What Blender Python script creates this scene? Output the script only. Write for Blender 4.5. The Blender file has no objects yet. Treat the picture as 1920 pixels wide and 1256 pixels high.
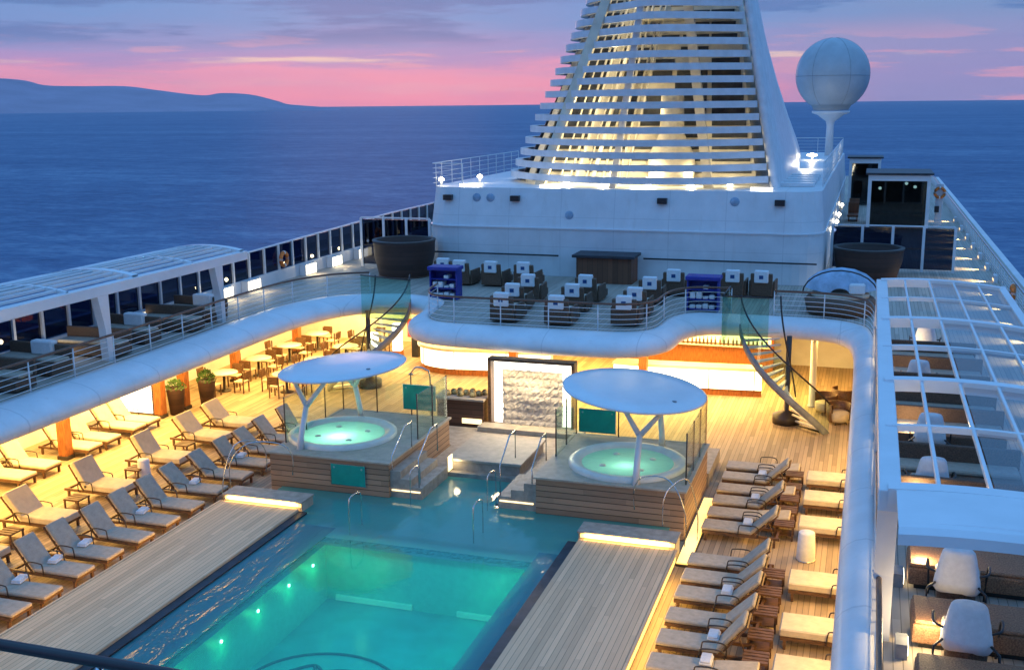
import bpy, bmesh, math, random
from math import sin, cos, pi, radians
from mathutils import Vector, Matrix
random.seed(7)
S = bpy.context.scene
C = S.collection

# ------------------------------------------------------------------ camera
cam_d = bpy.data.cameras.new('camera'); cam = bpy.data.objects.new('camera', cam_d); C.objects.link(cam)
cam_d.sensor_width = 36; cam_d.lens = 2050 / 1920 * 36; cam_d.clip_start = .1; cam_d.clip_end = 90000
Rm = [[0.9511625473, 0.0545167454, -0.3038383338], [0.3085353622, -0.1990960543, 0.9301433714], [-0.0097846241, -0.9784624089, -0.2061930540]]
M = Matrix([[Rm[i][0], -Rm[i][1], -Rm[i][2], (0, 0, 11)[i]] for i in range(3)] + [[0, 0, 0, 1]])
cam.matrix_world = M
S.camera = cam

# ------------------------------------------------------------------ sky
w = bpy.data.worlds.new('World'); S.world = w; w.use_nodes = True
NT = w.node_tree; NT.nodes.clear()
def N(nt, t, **kw):
    n = nt.nodes.new(t)
    for k, v in kw.items():
        if k.startswith('i_'): n.inputs[int(k[2:])].default_value = v
        else: setattr(n, k, v)
    return n
def L(nt, a, b): nt.links.new(a, b)
def math_(nt, op, a, b=None, c=None):
    n = N(nt, 'ShaderNodeMath', operation=op)
    for i, v in enumerate((a, b, c)):
        if v is None: continue
        if isinstance(v, (int, float)): n.inputs[i].default_value = v
        else: L(nt, v, n.inputs[i])
    return n.outputs[0]
def ramp(nt, fac, stops, interp='LINEAR'):
    n = N(nt, 'ShaderNodeValToRGB'); n.color_ramp.interpolation = interp
    e = n.color_ramp.elements
    while len(e) < len(stops): e.new(.5)
    for el, (p, c) in zip(e, stops): el.position = p; el.color = (*c, 1) if len(c) == 3 else c
    L(nt, fac, n.inputs[0]); return n.outputs[0]
def mixc(nt, fac, a, b, mode='MIX'):
    n = N(nt, 'ShaderNodeMix', data_type='RGBA', blend_type=mode)
    for i, v in ((0, fac), (6, a), (7, b)):
        if isinstance(v, (int, float)): n.inputs[i].default_value = v
        elif isinstance(v, tuple): n.inputs[i].default_value = (*v, 1)
        else: L(nt, v, n.inputs[i])
    return n.outputs[2]
def smooth(nt, v, a, b):
    n = N(nt, 'ShaderNodeMapRange', interpolation_type='SMOOTHSTEP'); L(nt, v, n.inputs[0])
    n.inputs[1].default_value = a; n.inputs[2].default_value = b; return n.outputs[0]
def noise(nt, vec, scale, detail=4, rough=.55):
    n = N(nt, 'ShaderNodeTexNoise'); n.inputs['Scale'].default_value = scale; n.inputs['Detail'].default_value = detail
    n.inputs['Roughness'].default_value = rough; L(nt, vec, n.inputs['Vector']); return n.outputs[0]
tc = N(NT, 'ShaderNodeTexCoord'); sx = N(NT, 'ShaderNodeSeparateXYZ'); L(NT, tc.outputs['Generated'], sx.inputs[0])
az = math_(NT, 'ARCTAN2', sx.outputs[0], sx.outputs[1]); el = sx.outputs[2]
def cvec(sa, se, off):
    c = N(NT, 'ShaderNodeCombineXYZ'); L(NT, math_(NT, 'MULTIPLY', az, sa), c.inputs[0]); L(NT, math_(NT, 'MULTIPLY', el, se), c.inputs[1]); c.inputs[2].default_value = off
    return c.outputs[0]
n1 = noise(NT, cvec(5, 55, 1.3), 1, 5, .6); n2 = noise(NT, cvec(4, 38, 7.7), 1, 6, .6); n3 = noise(NT, cvec(3, 30, 3.1), 1, 5, .6)
e1 = math_(NT, 'ADD', el, math_(NT, 'MULTIPLY', math_(NT, 'SUBTRACT', n1, .5), .05))
T = lambda e: max(0, min(1, (e + .02) / .22))
e1m = math_(NT, 'MULTIPLY_ADD', e1, 1 / .22, .02 / .22)
pink = ramp(NT, e1m, [(T(-.012), (.96, .31, .48)), (T(.016), (1.05, .36, .51)), (T(.028), (.98, .38, .57)), (T(.038), (.50, .33, .66)), (T(.055), (.27, .34, .70)), (T(.070), (.15, .34, .72)), (T(.13), (.12, .34, .74))])
lav = ramp(NT, e1m, [(T(-.012), (.34, .34, .64)), (T(.025), (.40, .35, .66)), (T(.05), (.34, .34, .64)), (T(.075), (.22, .34, .64)), (T(.13), (.15, .34, .68))])
pk = smooth(NT, math_(NT, 'ADD', az, math_(NT, 'MULTIPLY', math_(NT, 'SUBTRACT', n3, .5), .25)), .02, -.16)
base = mixc(NT, pk, lav, pink)
# blue-grey cloud bars higher up, pink ragged ones low
cl = smooth(NT, n2, (.45), .55); hi = smooth(NT, el, .046, .062)
base = mixc(NT, math_(NT, 'MULTIPLY', math_(NT, 'MULTIPLY', cl, hi), .85), base, (.075, .21, .53))
lo = math_(NT, 'MULTIPLY', smooth(NT, n1, .53, .61), smooth(NT, el, .075, .03))
base = mixc(NT, math_(NT, 'MULTIPLY', lo, .7), base, (.95, .42, .55))
st = math_(NT, 'SUBTRACT', el, math_(NT, 'MULTIPLY_ADD', n3, .022, .027))
stk = math_(NT, 'MULTIPLY', smooth(NT, math_(NT, 'ABSOLUTE', st), .0034, .0006), smooth(NT, n3, .50, .60))
base = mixc(NT, math_(NT, 'MULTIPLY', stk, .95), base, (1.0, .72, .62))
tex = noise(NT, cvec(9, 70, 4.4), 1, 7, .7)
base = mixc(NT, math_(NT, 'MULTIPLY', smooth(NT, tex, .42, .62), .16), base, (.26, .28, .62))
up = ramp(NT, math_(NT, 'MULTIPLY', el, 1), [(.1, (.12, .31, .66)), (.3, (.16, .45, 1.0)), (.75, (.20, .54, 1.16))])
base = mixc(NT, smooth(NT, el, .09, .2), base, up)
base = mixc(NT, smooth(NT, el, -.004, -.02), base, (.03, .07, .19))
sky = N(NT, 'ShaderNodeTexSky', sky_type='NISHITA'); sky.sun_disc = False; sky.sun_elevation = radians(1); sky.sun_rotation = radians(-25)
base = mixc(NT, .012, base, sky.outputs[0], 'ADD')
bg = N(NT, 'ShaderNodeBackground'); bg.inputs[1].default_value = .92; L(NT, base, bg.inputs[0])
wo = N(NT, 'ShaderNodeOutputWorld'); L(NT, bg.outputs[0], wo.inputs[0])

sun_d = bpy.data.lights.new('sun', 'SUN'); sun_d.energy = .12; sun_d.angle = radians(12); sun_d.color = (1, .6, .55)
sun = bpy.data.objects.new('sun', sun_d); C.objects.link(sun); sun.rotation_euler = (radians(87), 0, radians(-25 + 180 + 50))
S.view_settings.view_transform = 'Standard'; S.view_settings.look = 'None'; S.view_settings.exposure = 0; S.view_settings.gamma = 1
S.render.engine = 'CYCLES'
S.cycles.use_denoising = True; S.cycles.max_bounces = 6; S.cycles.transparent_max_bounces = 16
S.cycles.caustics_reflective = False; S.cycles.caustics_refractive = False; S.cycles.sample_clamp_indirect = 4

# ------------------------------------------------------------------ materials
MATS = {}
def mat(name, col, rough=.5, metal=0, var=.12, vs=3., bump=0., bs=40., spec=.5, dark=None, coord='Object', stretch=(1, 1, 1)):
    m = bpy.data.materials.new(name); m.use_nodes = True; nt = m.node_tree; b = nt.nodes['Principled BSDF']
    b.inputs['Roughness'].default_value = rough; b.inputs['Metallic'].default_value = metal; b.inputs['Specular IOR Level'].default_value = spec
    t = N(nt, 'ShaderNodeTexCoord'); mp = N(nt, 'ShaderNodeMapping'); mp.inputs['Scale'].default_value = stretch; L(nt, t.outputs[coord], mp.inputs[0])
    n = noise(nt, mp.outputs[0], vs, 5, .6)
    c2 = dark or tuple(x * (1 - 2.2 * var) for x in col); c1 = tuple(min(1, x * (1 + var)) for x in col)
    L(nt, ramp(nt, n, [(.3, c2), (.68, c1)]), b.inputs['Base Color'])
    if bump:
        bp = N(nt, 'ShaderNodeBump'); bp.inputs['Strength'].default_value = bump; bp.inputs['Distance'].default_value = .02
        L(nt, noise(nt, mp.outputs[0], bs, 3), bp.inputs['Height']); L(nt, bp.outputs[0], b.inputs['Normal'])
    MATS[name] = m; return m
def planks(name, col, axis, width, gap=.1, rough=.6, var=.3, seam=.25):
    """boards whose width runs along `axis` (0 x, 1 y, 2 z)"""
    m = bpy.data.materials.new(name); m.use_nodes = True; nt = m.node_tree; b = nt.nodes['Principled BSDF']; b.inputs['Roughness'].default_value = rough
    t = N(nt, 'ShaderNodeTexCoord'); s = N(nt, 'ShaderNodeSeparateXYZ'); L(nt, t.outputs['Object'], s.inputs[0])
    u = math_(nt, 'DIVIDE', s.outputs[axis], width); f = math_(nt, 'FRACT', u); k = math_(nt, 'FLOOR', u)
    other = 1 if axis == 0 else 0
    seg = math_(nt, 'FLOOR', math_(nt, 'ADD', math_(nt, 'DIVIDE', s.outputs[other], 3.1), math_(nt, 'MULTIPLY', k, .37)))
    wv = N(nt, 'ShaderNodeTexWhiteNoise', noise_dimensions='2D'); cv = N(nt, 'ShaderNodeCombineXYZ'); L(nt, k, cv.inputs[0]); L(nt, seg, cv.inputs[1]); L(nt, cv.outputs[0], wv.inputs['Vector'])
    mp = N(nt, 'ShaderNodeMapping'); sc = [14, 14, 14]; sc[other] = 1.2; mp.inputs['Scale'].default_value = sc; L(nt, t.outputs['Object'], mp.inputs[0])
    gr = noise(nt, mp.outputs[0], 1.5, 4); big = noise(nt, t.outputs['Object'], .35, 4)
    v = math_(nt, 'ADD', math_(nt, 'ADD', math_(nt, 'MULTIPLY', wv.outputs[0], .42), math_(nt, 'MULTIPLY', gr, .3)), math_(nt, 'MULTIPLY', big, .28))
    base = ramp(nt, v, [(.25, tuple(x * (1 - var) for x in col)), (.75, tuple(min(1, x * (1 + var)) for x in col))])
    line = math_(nt, 'LESS_THAN', f, gap)
    L(nt, mixc(nt, math_(nt, 'MULTIPLY', line, 1 - seam), base, tuple(x * .18 for x in col)), b.inputs['Base Color'])
    bp = N(nt, 'ShaderNodeBump'); bp.inputs['Strength'].default_value = .35; bp.inputs['Distance'].default_value = .01
    L(nt, math_(nt, 'SUBTRACT', math_(nt, 'MULTIPLY', gr, .3), line), bp.inputs['Height']); L(nt, bp.outputs[0], b.inputs['Normal'])
    MATS[name] = m; return m
def emit(name, col, strength, var=0.):
    m = bpy.data.materials.new(name); m.use_nodes = True; nt = m.node_tree; b = nt.nodes['Principled BSDF']
    b.inputs['Base Color'].default_value = (.8, .8, .78, 1); b.inputs['Emission Strength'].default_value = strength
    t = N(nt, 'ShaderNodeTexCoord'); n = noise(nt, t.outputs['Object'], 2.5, 3)
    L(nt, ramp(nt, n, [(.3, tuple(x * (1 - var) for x in col)), (.7, col)]), b.inputs['Emission Color'])
    MATS[name] = m; return m
def glass(name, tint, refl=.12, rough=.03):
    m = bpy.data.materials.new(name); m.use_nodes = True; nt = m.node_tree; nt.nodes.remove(nt.nodes['Principled BSDF'])
    o = nt.nodes['Material Output']; tr = N(nt, 'ShaderNodeBsdfTransparent'); tr.inputs[0].default_value = (*tint, 1)
    g = N(nt, 'ShaderNodeBsdfGlossy'); g.inputs['Roughness'].default_value = rough
    fr = N(nt, 'ShaderNodeLayerWeight'); fr.inputs[0].default_value = .5
    f5 = math_(nt, 'POWER', fr.outputs['Facing'], 4.5)
    mx = N(nt, 'ShaderNodeMixShader'); L(nt, math_(nt, 'MULTIPLY_ADD', f5, .8, .03 + refl * .25), mx.inputs[0])
    L(nt, tr.outputs[0], mx.inputs[1]); L(nt, g.outputs[0], mx.inputs[2]); L(nt, mx.outputs[0], o.inputs[0]); MATS[name] = m; return m
def water(name, tint, scale, bump, rough=.05, dist=.05, milky=None, mfac=0., stretch=(1, 1, 1), ior=1.33):
    m = glass(name, tint, .05, rough); nt = m.node_tree
    t = N(nt, 'ShaderNodeTexCoord'); mp = N(nt, 'ShaderNodeMapping'); mp.inputs['Scale'].default_value = stretch; L(nt, t.outputs['Object'], mp.inputs[0])
    bp = N(nt, 'ShaderNodeBump'); bp.inputs['Strength'].default_value = bump; bp.inputs['Distance'].default_value = dist
    L(nt, noise(nt, mp.outputs[0], scale, 4), bp.inputs['Height'])
    for n in nt.nodes:
        if n.type in ('BSDF_GLOSSY', 'LAYER_WEIGHT'): L(nt, bp.outputs[0], n.inputs['Normal'])
    if milky:
        d = N(nt, 'ShaderNodeBsdfDiffuse'); d.inputs[0].default_value = (*milky, 1); mx2 = N(nt, 'ShaderNodeMixShader'); mx2.inputs[0].default_value = mfac
        mx = [n for n in nt.nodes if n.type == 'MIX_SHADER' and n is not mx2][0]; tr = [n for n in nt.nodes if n.type == 'BSDF_TRANSPARENT'][0]
        tl_ = N(nt, 'ShaderNodeBsdfTranslucent'); tl_.inputs[0].default_value = (*milky, 1); md = N(nt, 'ShaderNodeMixShader'); md.inputs[0].default_value = .6; L(nt, d.outputs[0], md.inputs[1]); L(nt, tl_.outputs[0], md.inputs[2])
        L(nt, tr.outputs[0], mx2.inputs[1]); L(nt, md.outputs[0], mx2.inputs[2]); L(nt, mx2.outputs[0], mx.inputs[1])
    return m
planks('teak_deck', (.40, .29, .18), 0, .13, .1)
planks('teak_platform', (.64, .45, .27), 0, .12, .09, var=.22)
planks('upper_teak', (.42, .36, .29), 0, .13, .1, var=.2)
planks('teak_cladding', (.40, .25, .15), 2, .16, .14, var=.35, seam=.1)
planks('dark_cladding', (.10, .05, .03), 2, .17, .12, var=.4)
planks('dark_planter_wood', (.06, .03, .022), 2, .2, .06, var=.3)
planks('red_wood', (.17, .065, .03), 0, .22, .06, var=.3)
mat('white_paint', (.74, .75, .76), .35, var=.05, vs=1.2)
mat('white_gloss', (.78, .79, .80), .22, var=.04, vs=.8, bump=.05, bs=2)
mat('funnel_white', (.72, .73, .74), .4, var=.06, vs=2)
mat('cream_paint', (.72, .66, .52), .5, var=.1, vs=1.5)
mat('soffit_paint', (.72, .62, .46), .6, var=.05)
mat('grey_stone', (.40, .34, .27), .6, var=.14, vs=5, bump=.1)
mat('pale_stone', (.48, .41, .31), .6, var=.1, vs=4)
mat('deck_grey', (.25, .27, .29), .7, var=.15)
mat('grey_cushion', (.41, .36, .29), .9, var=.08, vs=8, bump=.3, bs=90)
mat('taupe_cushion', (.50, .42, .32), .9, var=.08, vs=8, bump=.3, bs=90)
mat('cream_cushion', (.66, .56, .40), .9, var=.06, vs=6, bump=.3, bs=90)
mat('lounger_wood', (.17, .085, .04), .5, var=.3, vs=6, stretch=(1, 6, 6))
mat('brown_wicker', (.33, .17, .09), .7, var=.3, vs=45, bump=.6, bs=70)
mat('wicker', (.17, .10, .062), .7, var=.32, vs=45, bump=.8, bs=70)
mat('black_metal', (.02, .02, .022), .4, var=.2)
mat('casing_navy', (.05, .07, .12), .5, var=.3)
mat('bronze_metal', (.06, .045, .035), .4, var=.2)
mat('steel', (.62, .63, .64), .22, 1, var=.06)
mat('column_wood', (.38, .13, .035), .45, var=.25, vs=4, stretch=(6, 6, 1))
mat('towel_white', (.80, .80, .80), .95, var=.04, vs=12, bump=.4, bs=120)
mat('emblem_blue', (.03, .09, .25), .9, var=.1)
mat('cabinet_blue', (.02, .035, .30), .5, var=.12)
mat('sign_green', (.0, .36, .27), .4, var=.12, vs=2)
mat('sign_mark', (.25, .55, .48), .5)
mat('tub_shell', (.70, .72, .64), .3, var=.05)
mat('plaster_relief', (.70, .62, .50), .8, var=.12, vs=8, bump=.8, bs=14)
mat('pool_tile', (.10, .42, .46), .35, var=.1, vs=1.2)
mat('pool_wall', (.22, .62, .56), .35, var=.05, vs=6)
mat('shelf_tile', (.16, .50, .54), .3, var=.3, vs=7)
mat('pool_line', (.0, .09, .14), .5)
mat('dome_white', (.46, .50, .52), .45, var=.07, vs=.7)
mat('fabric_blue', (.35, .48, .62), .7, var=.15)
mat('leaf', (.07, .16, .03), .7, var=.5, vs=30)
mat('orange_paint', (.85, .22, .03), .5)
mat('red_paint', (.6, .04, .02), .5)
mat('rail_wood', (.17, .08, .045), .35, var=.3, vs=5, stretch=(8, 1, 8))
mat('table_top', (.74, .70, .6), .3, var=.04)
mat('food', (.7, .5, .2), .8, var=.5, vs=8)
mat('hill', (.44, .36, .44), .95, var=.08, vs=.002, spec=0)  # violet distance haze is mixed into this hill colour
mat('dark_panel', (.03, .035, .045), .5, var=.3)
def plate(name, col, ax=2, px_=2.4, pz=1.3):
    m = mat(name, col, .4, var=.05, vs=.9); nt = m.node_tree; b = nt.nodes['Principled BSDF']
    t = N(nt, 'ShaderNodeTexCoord'); s_ = N(nt, 'ShaderNodeSeparateXYZ'); L(nt, t.outputs['Object'], s_.inputs[0])
    lx = math_(nt, 'LESS_THAN', math_(nt, 'FRACT', math_(nt, 'DIVIDE', s_.outputs[0], px_)), .012); lz = math_(nt, 'LESS_THAN', math_(nt, 'FRACT', math_(nt, 'DIVIDE', s_.outputs[ax], pz)), .02)
    mp = N(nt, 'ShaderNodeMapping'); mp.inputs['Scale'].default_value = (3.5, 3.5, .25); L(nt, t.outputs['Object'], mp.inputs[0])
    stn = smooth(nt, noise(nt, mp.outputs[0], 1, 5, .65), .55, .8)
    old = b.inputs['Base Color'].links[0].from_socket
    c_ = mixc(nt, math_(nt, 'MULTIPLY', math_(nt, 'MAXIMUM', lx, lz), .28), old, (.3, .32, .34))
    L(nt, mixc(nt, math_(nt, 'MULTIPLY', stn, .22), c_, (.42, .36, .28)), b.inputs['Base Color'])
    bp = N(nt, 'ShaderNodeBump'); bp.inputs['Strength'].default_value = .25; bp.inputs['Distance'].default_value = .04; L(nt, noise(nt, t.outputs['Object'], .8, 3), bp.inputs['Height']); L(nt, bp.outputs[0], b.inputs['Normal'])
plate('plate_paint', (.72, .74, .75))
plate('edge_paint', (.77, .78, .79), 1, 3.1, 2.7); MATS['edge_paint'].node_tree.nodes['Principled BSDF'].inputs['Roughness'].default_value = .38
glass('clear_glass', (.86, .95, .92))
glass('green_glass', (.70, .88, .82))
glass('windbreak_glass', (.12, .16, .26), .1)
glass('roof_glass', (.62, .72, .82), .3, .15)
glass('slat_glass', (.30, .38, .50), .3, .12)
glass('smoke_glass', (.22, .30, .32), .1)
water('pool_water', (.34, .90, .88), 2.2, .3, .05, .02, (.02, .50, .44), .42)
water('shelf_water', (.70, .92, .93), 2.6, .7, .06, .03, (.22, .70, .58), .7, stretch=(1, .45, 1))
water('gutter_water', (.6, .84, .88), 2.6, .55, .06, .1, (.13, .50, .54), .6, stretch=(1.6, .4, 1))
water('tub_water', (.6, .95, .85), 3.0, .35, .05, .06, (.62, .93, .80), .86)
emit('led_yellow', (1, .62, .085), 1.5)
emit('led_warm', (1, .74, .30), 2.2, .1)
emit('panel_white', (1, .93, .74), 3.2)
emit('bar_glow', (1, .88, .55), 3.4, .12)
emit('lamp_white', (1, .90, .68), 14)
emit('box_glow', (1, .88, .58), 4.5)
emit('lamp_cool', (1, .97, .88), 5)
emit('streak_glow', (.30, .75, .22), .22, .6)
emit('deck_glow', (1, .62, .2), 1.6)
emit('pool_led', (.9, 1, .72), 14)
# sea
m = bpy.data.materials.new('sea'); m.use_nodes = True; nt = m.node_tree; b = nt.nodes['Principled BSDF']; MATS['sea'] = m
b.inputs['Roughness'].default_value = .55; b.inputs['Specular IOR Level'].default_value = .12
t = N(nt, 'ShaderNodeTexCoord'); mp = N(nt, 'ShaderNodeMapping'); mp.inputs['Scale'].default_value = (.55, 1, 1); mp.inputs['Rotation'].default_value = (0, 0, .35); L(nt, t.outputs['Object'], mp.inputs[0])
mp2 = N(nt, 'ShaderNodeMapping'); mp2.inputs['Scale'].default_value = (.25, 1, 1); mp2.inputs['Rotation'].default_value = (0, 0, .9); L(nt, t.outputs['Object'], mp2.inputs[0])
sw = noise(nt, mp2.outputs[0], .006, 8, .72); sp = noise(nt, mp.outputs[0], .09, 7, .72); ms = noise(nt, mp2.outputs[0], .03, 6, .7); fs = noise(nt, mp.outputs[0], .42, 5, .75)
L(nt, ramp(nt, math_(nt, 'ADD', math_(nt, 'ADD', math_(nt, 'MULTIPLY', sw, .24), math_(nt, 'MULTIPLY', sp, .36)), math_(nt, 'MULTIPLY_ADD', ms, .1, math_(nt, 'MULTIPLY', fs, .3))), [(.38, (.036, .08, .17)), (.5, (.088, .165, .29)), (.60, (.21, .31, .43))]), b.inputs['Base Color'])  # reflected sky blue and wave light put into the base colour
bp = N(nt, 'ShaderNodeBump'); bp.inputs['Strength'].default_value = .8; bp.inputs['Distance'].default_value = 3; L(nt, sp, bp.inputs['Height']); L(nt, bp.outputs[0], b.inputs['Normal'])

# ------------------------------------------------------------------ mesh helper
class MB:
    def __init__(s): s.v = []; s.f = []; s.sm = []
    def add(s, vs, fs, sm=False):
        o = len(s.v); s.v += [tuple(p) for p in vs]; s.f += [[i + o for i in f] for f in fs]; s.sm += [sm] * len(fs); return s
    def box(s, x0, x1, y0, y1, z0, z1, m=None):
        v = [(x, y, z) for z in (z0, z1) for y in (y0, y1) for x in (x0, x1)]
        if m: v = [m @ Vector(p) for p in v]
        return s.add(v, [(0, 2, 3, 1), (4, 5, 7, 6), (0, 1, 5, 4), (2, 6, 7, 3), (0, 4, 6, 2), (1, 3, 7, 5)])
    def pillow(s, x0, x1, y0, y1, z0, z1, r=.03, m=None):
        """box with chamfered edges, rounded looking cushion"""
        def ring(d, z): return [(x0 + d, y0 + d * 0 + r, z), (x0 + d + r, y0 + d, z), (x1 - d - r, y0 + d, z), (x1 - d, y0 + r, z), (x1 - d, y1 - r, z), (x1 - d - r, y1 - d, z), (x0 + d + r, y1 - d, z), (x0 + d, y1 - r, z)]
        rs = [ring(r, z0), ring(0, z0 + r), ring(0, z1 - r), ring(r, z1)]
        v = [p for q in rs for p in q]
        if m: v = [m @ Vector(p) for p in v]
        f = [tuple(range(7, -1, -1)), tuple(range(24, 32))]
        for k in range(3): f += [(k * 8 + i, k * 8 + (i + 1) % 8, k * 8 + 8 + (i + 1) % 8, k * 8 + 8 + i) for i in range(8)]
        return s.add(v, f, False)
    def tube(s, pts, r, seg=8, closed=False):
        P = [Vector(p) for p in pts]; n = len(P); rings = []
        rr = r if isinstance(r, (list, tuple)) else [r] * n
        for i in range(n):
            a = P[i - 1] if (i or closed) else P[i]; c = P[(i + 1) % n] if (i < n - 1 or closed) else P[i]
            d = (c - a).normalized(); u = d.cross(Vector((0, 0, 1)))
            if u.length < .05: u = d.cross(Vector((1, 0, 0)))
            u.normalize(); w_ = u.cross(d)
            rings.append([P[i] + (u * cos(2 * pi * k / seg) + w_ * sin(2 * pi * k / seg)) * rr[i] for k in range(seg)])
        v = [p for q in rings for p in q]; f = []
        for i in range(n if closed else n - 1):
            j = (i + 1) % n
            f += [(i * seg + k, i * seg + (k + 1) % seg, j * seg + (k + 1) % seg, j * seg + k) for k in range(seg)]
        if not closed: f += [tuple(range(seg - 1, -1, -1)), tuple(range((n - 1) * seg, n * seg))]
        return s.add(v, f, True)
    def lathe(s, prof, c=(0, 0, 0), seg=32, sx_=1, a0=0, a1=2 * pi, m=None, cap=True):
        full = abs(a1 - a0 - 2 * pi) < 1e-6; k = seg if full else seg + 1; v = []; f = []
        for r, z in prof: v += [(c[0] + r * sx_ * cos(a0 + (a1 - a0) * i / seg), c[1] + r * sin(a0 + (a1 - a0) * i / seg), c[2] + z) for i in range(k)]
        if m: v = [m @ Vector(p) for p in v]
        for j in range(len(prof) - 1): f += [(j * k + i, j * k + (i + 1) % k, (j + 1) * k + (i + 1) % k, (j + 1) * k + i) for i in range(seg)]
        if full and cap:
            if prof[0][0] > 1e-6: f.append(tuple(range(k - 1, -1, -1)))
            if prof[-1][0] > 1e-6: f.append(tuple(range((len(prof) - 1) * k, len(prof) * k)))
        return s.add(v, f, True)
    def disc(s, c, r, n=48): return s.add([(c[0] + r * cos(2 * pi * i / n), c[1] + r * sin(2 * pi * i / n), c[2]) for i in range(n)], [tuple(range(n))])
    def prism(s, poly, z0, z1, sm=False):
        n = len(poly); v = [(x, y, z0) for x, y in poly] + [(x, y, z1) for x, y in poly]
        return s.add(v, [tuple(range(n - 1, -1, -1)), tuple(range(n, 2 * n))] + [(i, (i + 1) % n, n + (i + 1) % n, n + i) for i in range(n)], sm)
    def loft(s, rows, sm=True, close=False):
        n = len(rows[0]); v = [p for r in rows for p in r]; f = []
        R_ = len(rows)
        for j in range(R_ if close else R_ - 1):
            k = (j + 1) % R_
            f += [(j * n + i, j * n + i + 1, k * n + i + 1, k * n + i) for i in range(n - 1)]
        return s.add(v, f, sm)
    def build(s, name, m, parent=None, world=True, bevel=0.):
        me = bpy.data.meshes.new(name); o = bpy.data.objects.new(name, me); C.objects.link(o)
        v = s.v
        if parent is not None:
            o.parent = parent
            if world:
                iv = root_matrix(parent).inverted(); v = [tuple(iv @ Vector(p)) for p in v]
        me.from_pydata(v, [], s.f)
        for p, q in zip(me.polygons, s.sm): p.use_smooth = q
        bm = bmesh.new(); bm.from_mesh(me); bmesh.ops.recalc_face_normals(bm, faces=bm.faces); bm.to_mesh(me); bm.free()
        me.materials.append(MATS[m])
        if bevel:
            bv = o.modifiers.new('bevel', 'BEVEL'); bv.width = bevel; bv.segments = 2; bv.limit_method = 'ANGLE'
        return o
def root_matrix(p):
    m_ = Matrix.Translation(p.location) @ p.rotation_euler.to_matrix().to_4x4()
    return root_matrix(p.parent) @ m_ if p.parent else m_
def tag(o, label=None, cat=None, group=None, kind=None):
    if label: o['label'] = label
    if cat: o['category'] = cat
    if group: o['group'] = group
    if kind: o['kind'] = kind
    return o
def thing(name, label, cat, loc=(0, 0, 0), rz=0, group=None):
    o = bpy.data.objects.new(name, None); o.empty_display_size = .2; C.objects.link(o); o.location = loc; o.rotation_euler = (0, 0, rz)
    return tag(o, label, cat, group)
def solo(mb, name, m, label, cat, group=None, bevel=0., base=None):
    o = mb.build(name, m, bevel=bevel)
    return tag(o, label, cat, group)
def struct(mb, name, m): return tag(mb.build(name, m), kind='structure')
def dup(r, loc, rz=0, label=None):
    c = r.copy(); C.objects.link(c); c.location = loc; c.rotation_euler = (0, 0, rz)
    if label: c['label'] = label
    def kids(a, b):
        for ch in list(a.children):
            d = ch.copy(); C.objects.link(d); d.parent = b; kids(ch, d)
    kids(r, c); return c
def placer(make):
    st = {}
    def place(loc, rz, label, *key):
        if key not in st: st[key] = o = make(*key); o.location = loc; o.rotation_euler = (0, 0, rz); o['label'] = label; return o
        return dup(st[key], loc, rz, label)
    return place
def area(name, loc, sx_, sy, power, col=(1, .61, .17), rot=(0, 0, 0)):
    d = bpy.data.lights.new(name, 'AREA'); d.shape = 'RECTANGLE'; d.size = sx_; d.size_y = sy; d.energy = power; d.color = col
    o = bpy.data.objects.new(name, d); C.objects.link(o); o.location = loc; o.rotation_euler = rot; return o
def point(name, loc, power, col=(1, .75, .4), r=.08):
    d = bpy.data.lights.new(name, 'POINT'); d.energy = power; d.color = col; d.shadow_soft_size = r
    o = bpy.data.objects.new(name, d); C.objects.link(o); o.location = loc; return o
ORD = ['first', 'second', 'third', 'fourth', 'fifth', 'sixth', 'seventh', 'eighth', 'ninth', 'tenth', 'eleventh', 'twelfth', 'thirteenth', 'fourteenth', 'fifteenth', 'sixteenth', 'seventeenth', 'eighteenth', 'nineteenth', 'twentieth']
def catmull(pts, n=4):
    out = []; P = [Vector(p) for p in pts]
    for i in range(len(P) - 1):
        a, b_, c, d = P[max(0, i - 1)], P[i], P[i + 1], P[min(len(P) - 1, i + 2)]
        for k in range(n):
            t_ = k / n; out.append(.5 * ((2 * b_) + (c - a) * t_ + (2 * a - 5 * b_ + 4 * c - d) * t_ ** 2 + (3 * b_ - a - 3 * c + d) * t_ ** 3))
    out.append(P[-1]); return out

# ------------------------------------------------------------------ sea and hills
ZS = -28.
mb = MB(); rr = [0, 60, 150, 400, 1200, 4000, 15000, 70000]; v = [(0, 0, ZS)]; f = []; K = 48
for r in rr[1:]: v += [(r * cos(2 * pi * i / K), r * sin(2 * pi * i / K), ZS) for i in range(K)]
f += [(0, 1 + i, 1 + (i + 1) % K) for i in range(K)]
for j in range(len(rr) - 2): f += [(1 + j * K + i, 1 + (j + 1) * K + i, 1 + (j + 1) * K + (i + 1) % K, 1 + j * K + (i + 1) % K) for i in range(K)]
struct(mb.add(v, f), 'sea', 'sea')
ridge = [(-11500, 8200, 420), (-10400, 9300, 400), (-9400, 10370, 352), (-9112, 10629, 280), (-8835, 10860, 267), (-8433, 11175, 265), (-8151, 11383, 220), (-7843, 11597, 168), (-7674, 11709, 154), (-7516, 11812, 178), (-7228, 11990, 157), (-6957, 12149, 77), (-6842, 12214, 38), (-6491, 12404, 2), (-6300, 12500, ZS)]
rows = []
rp = catmull(ridge, 6); rng = random.Random(3)
ph = [rng.uniform(0, 6) for _ in range(4)]
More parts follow.
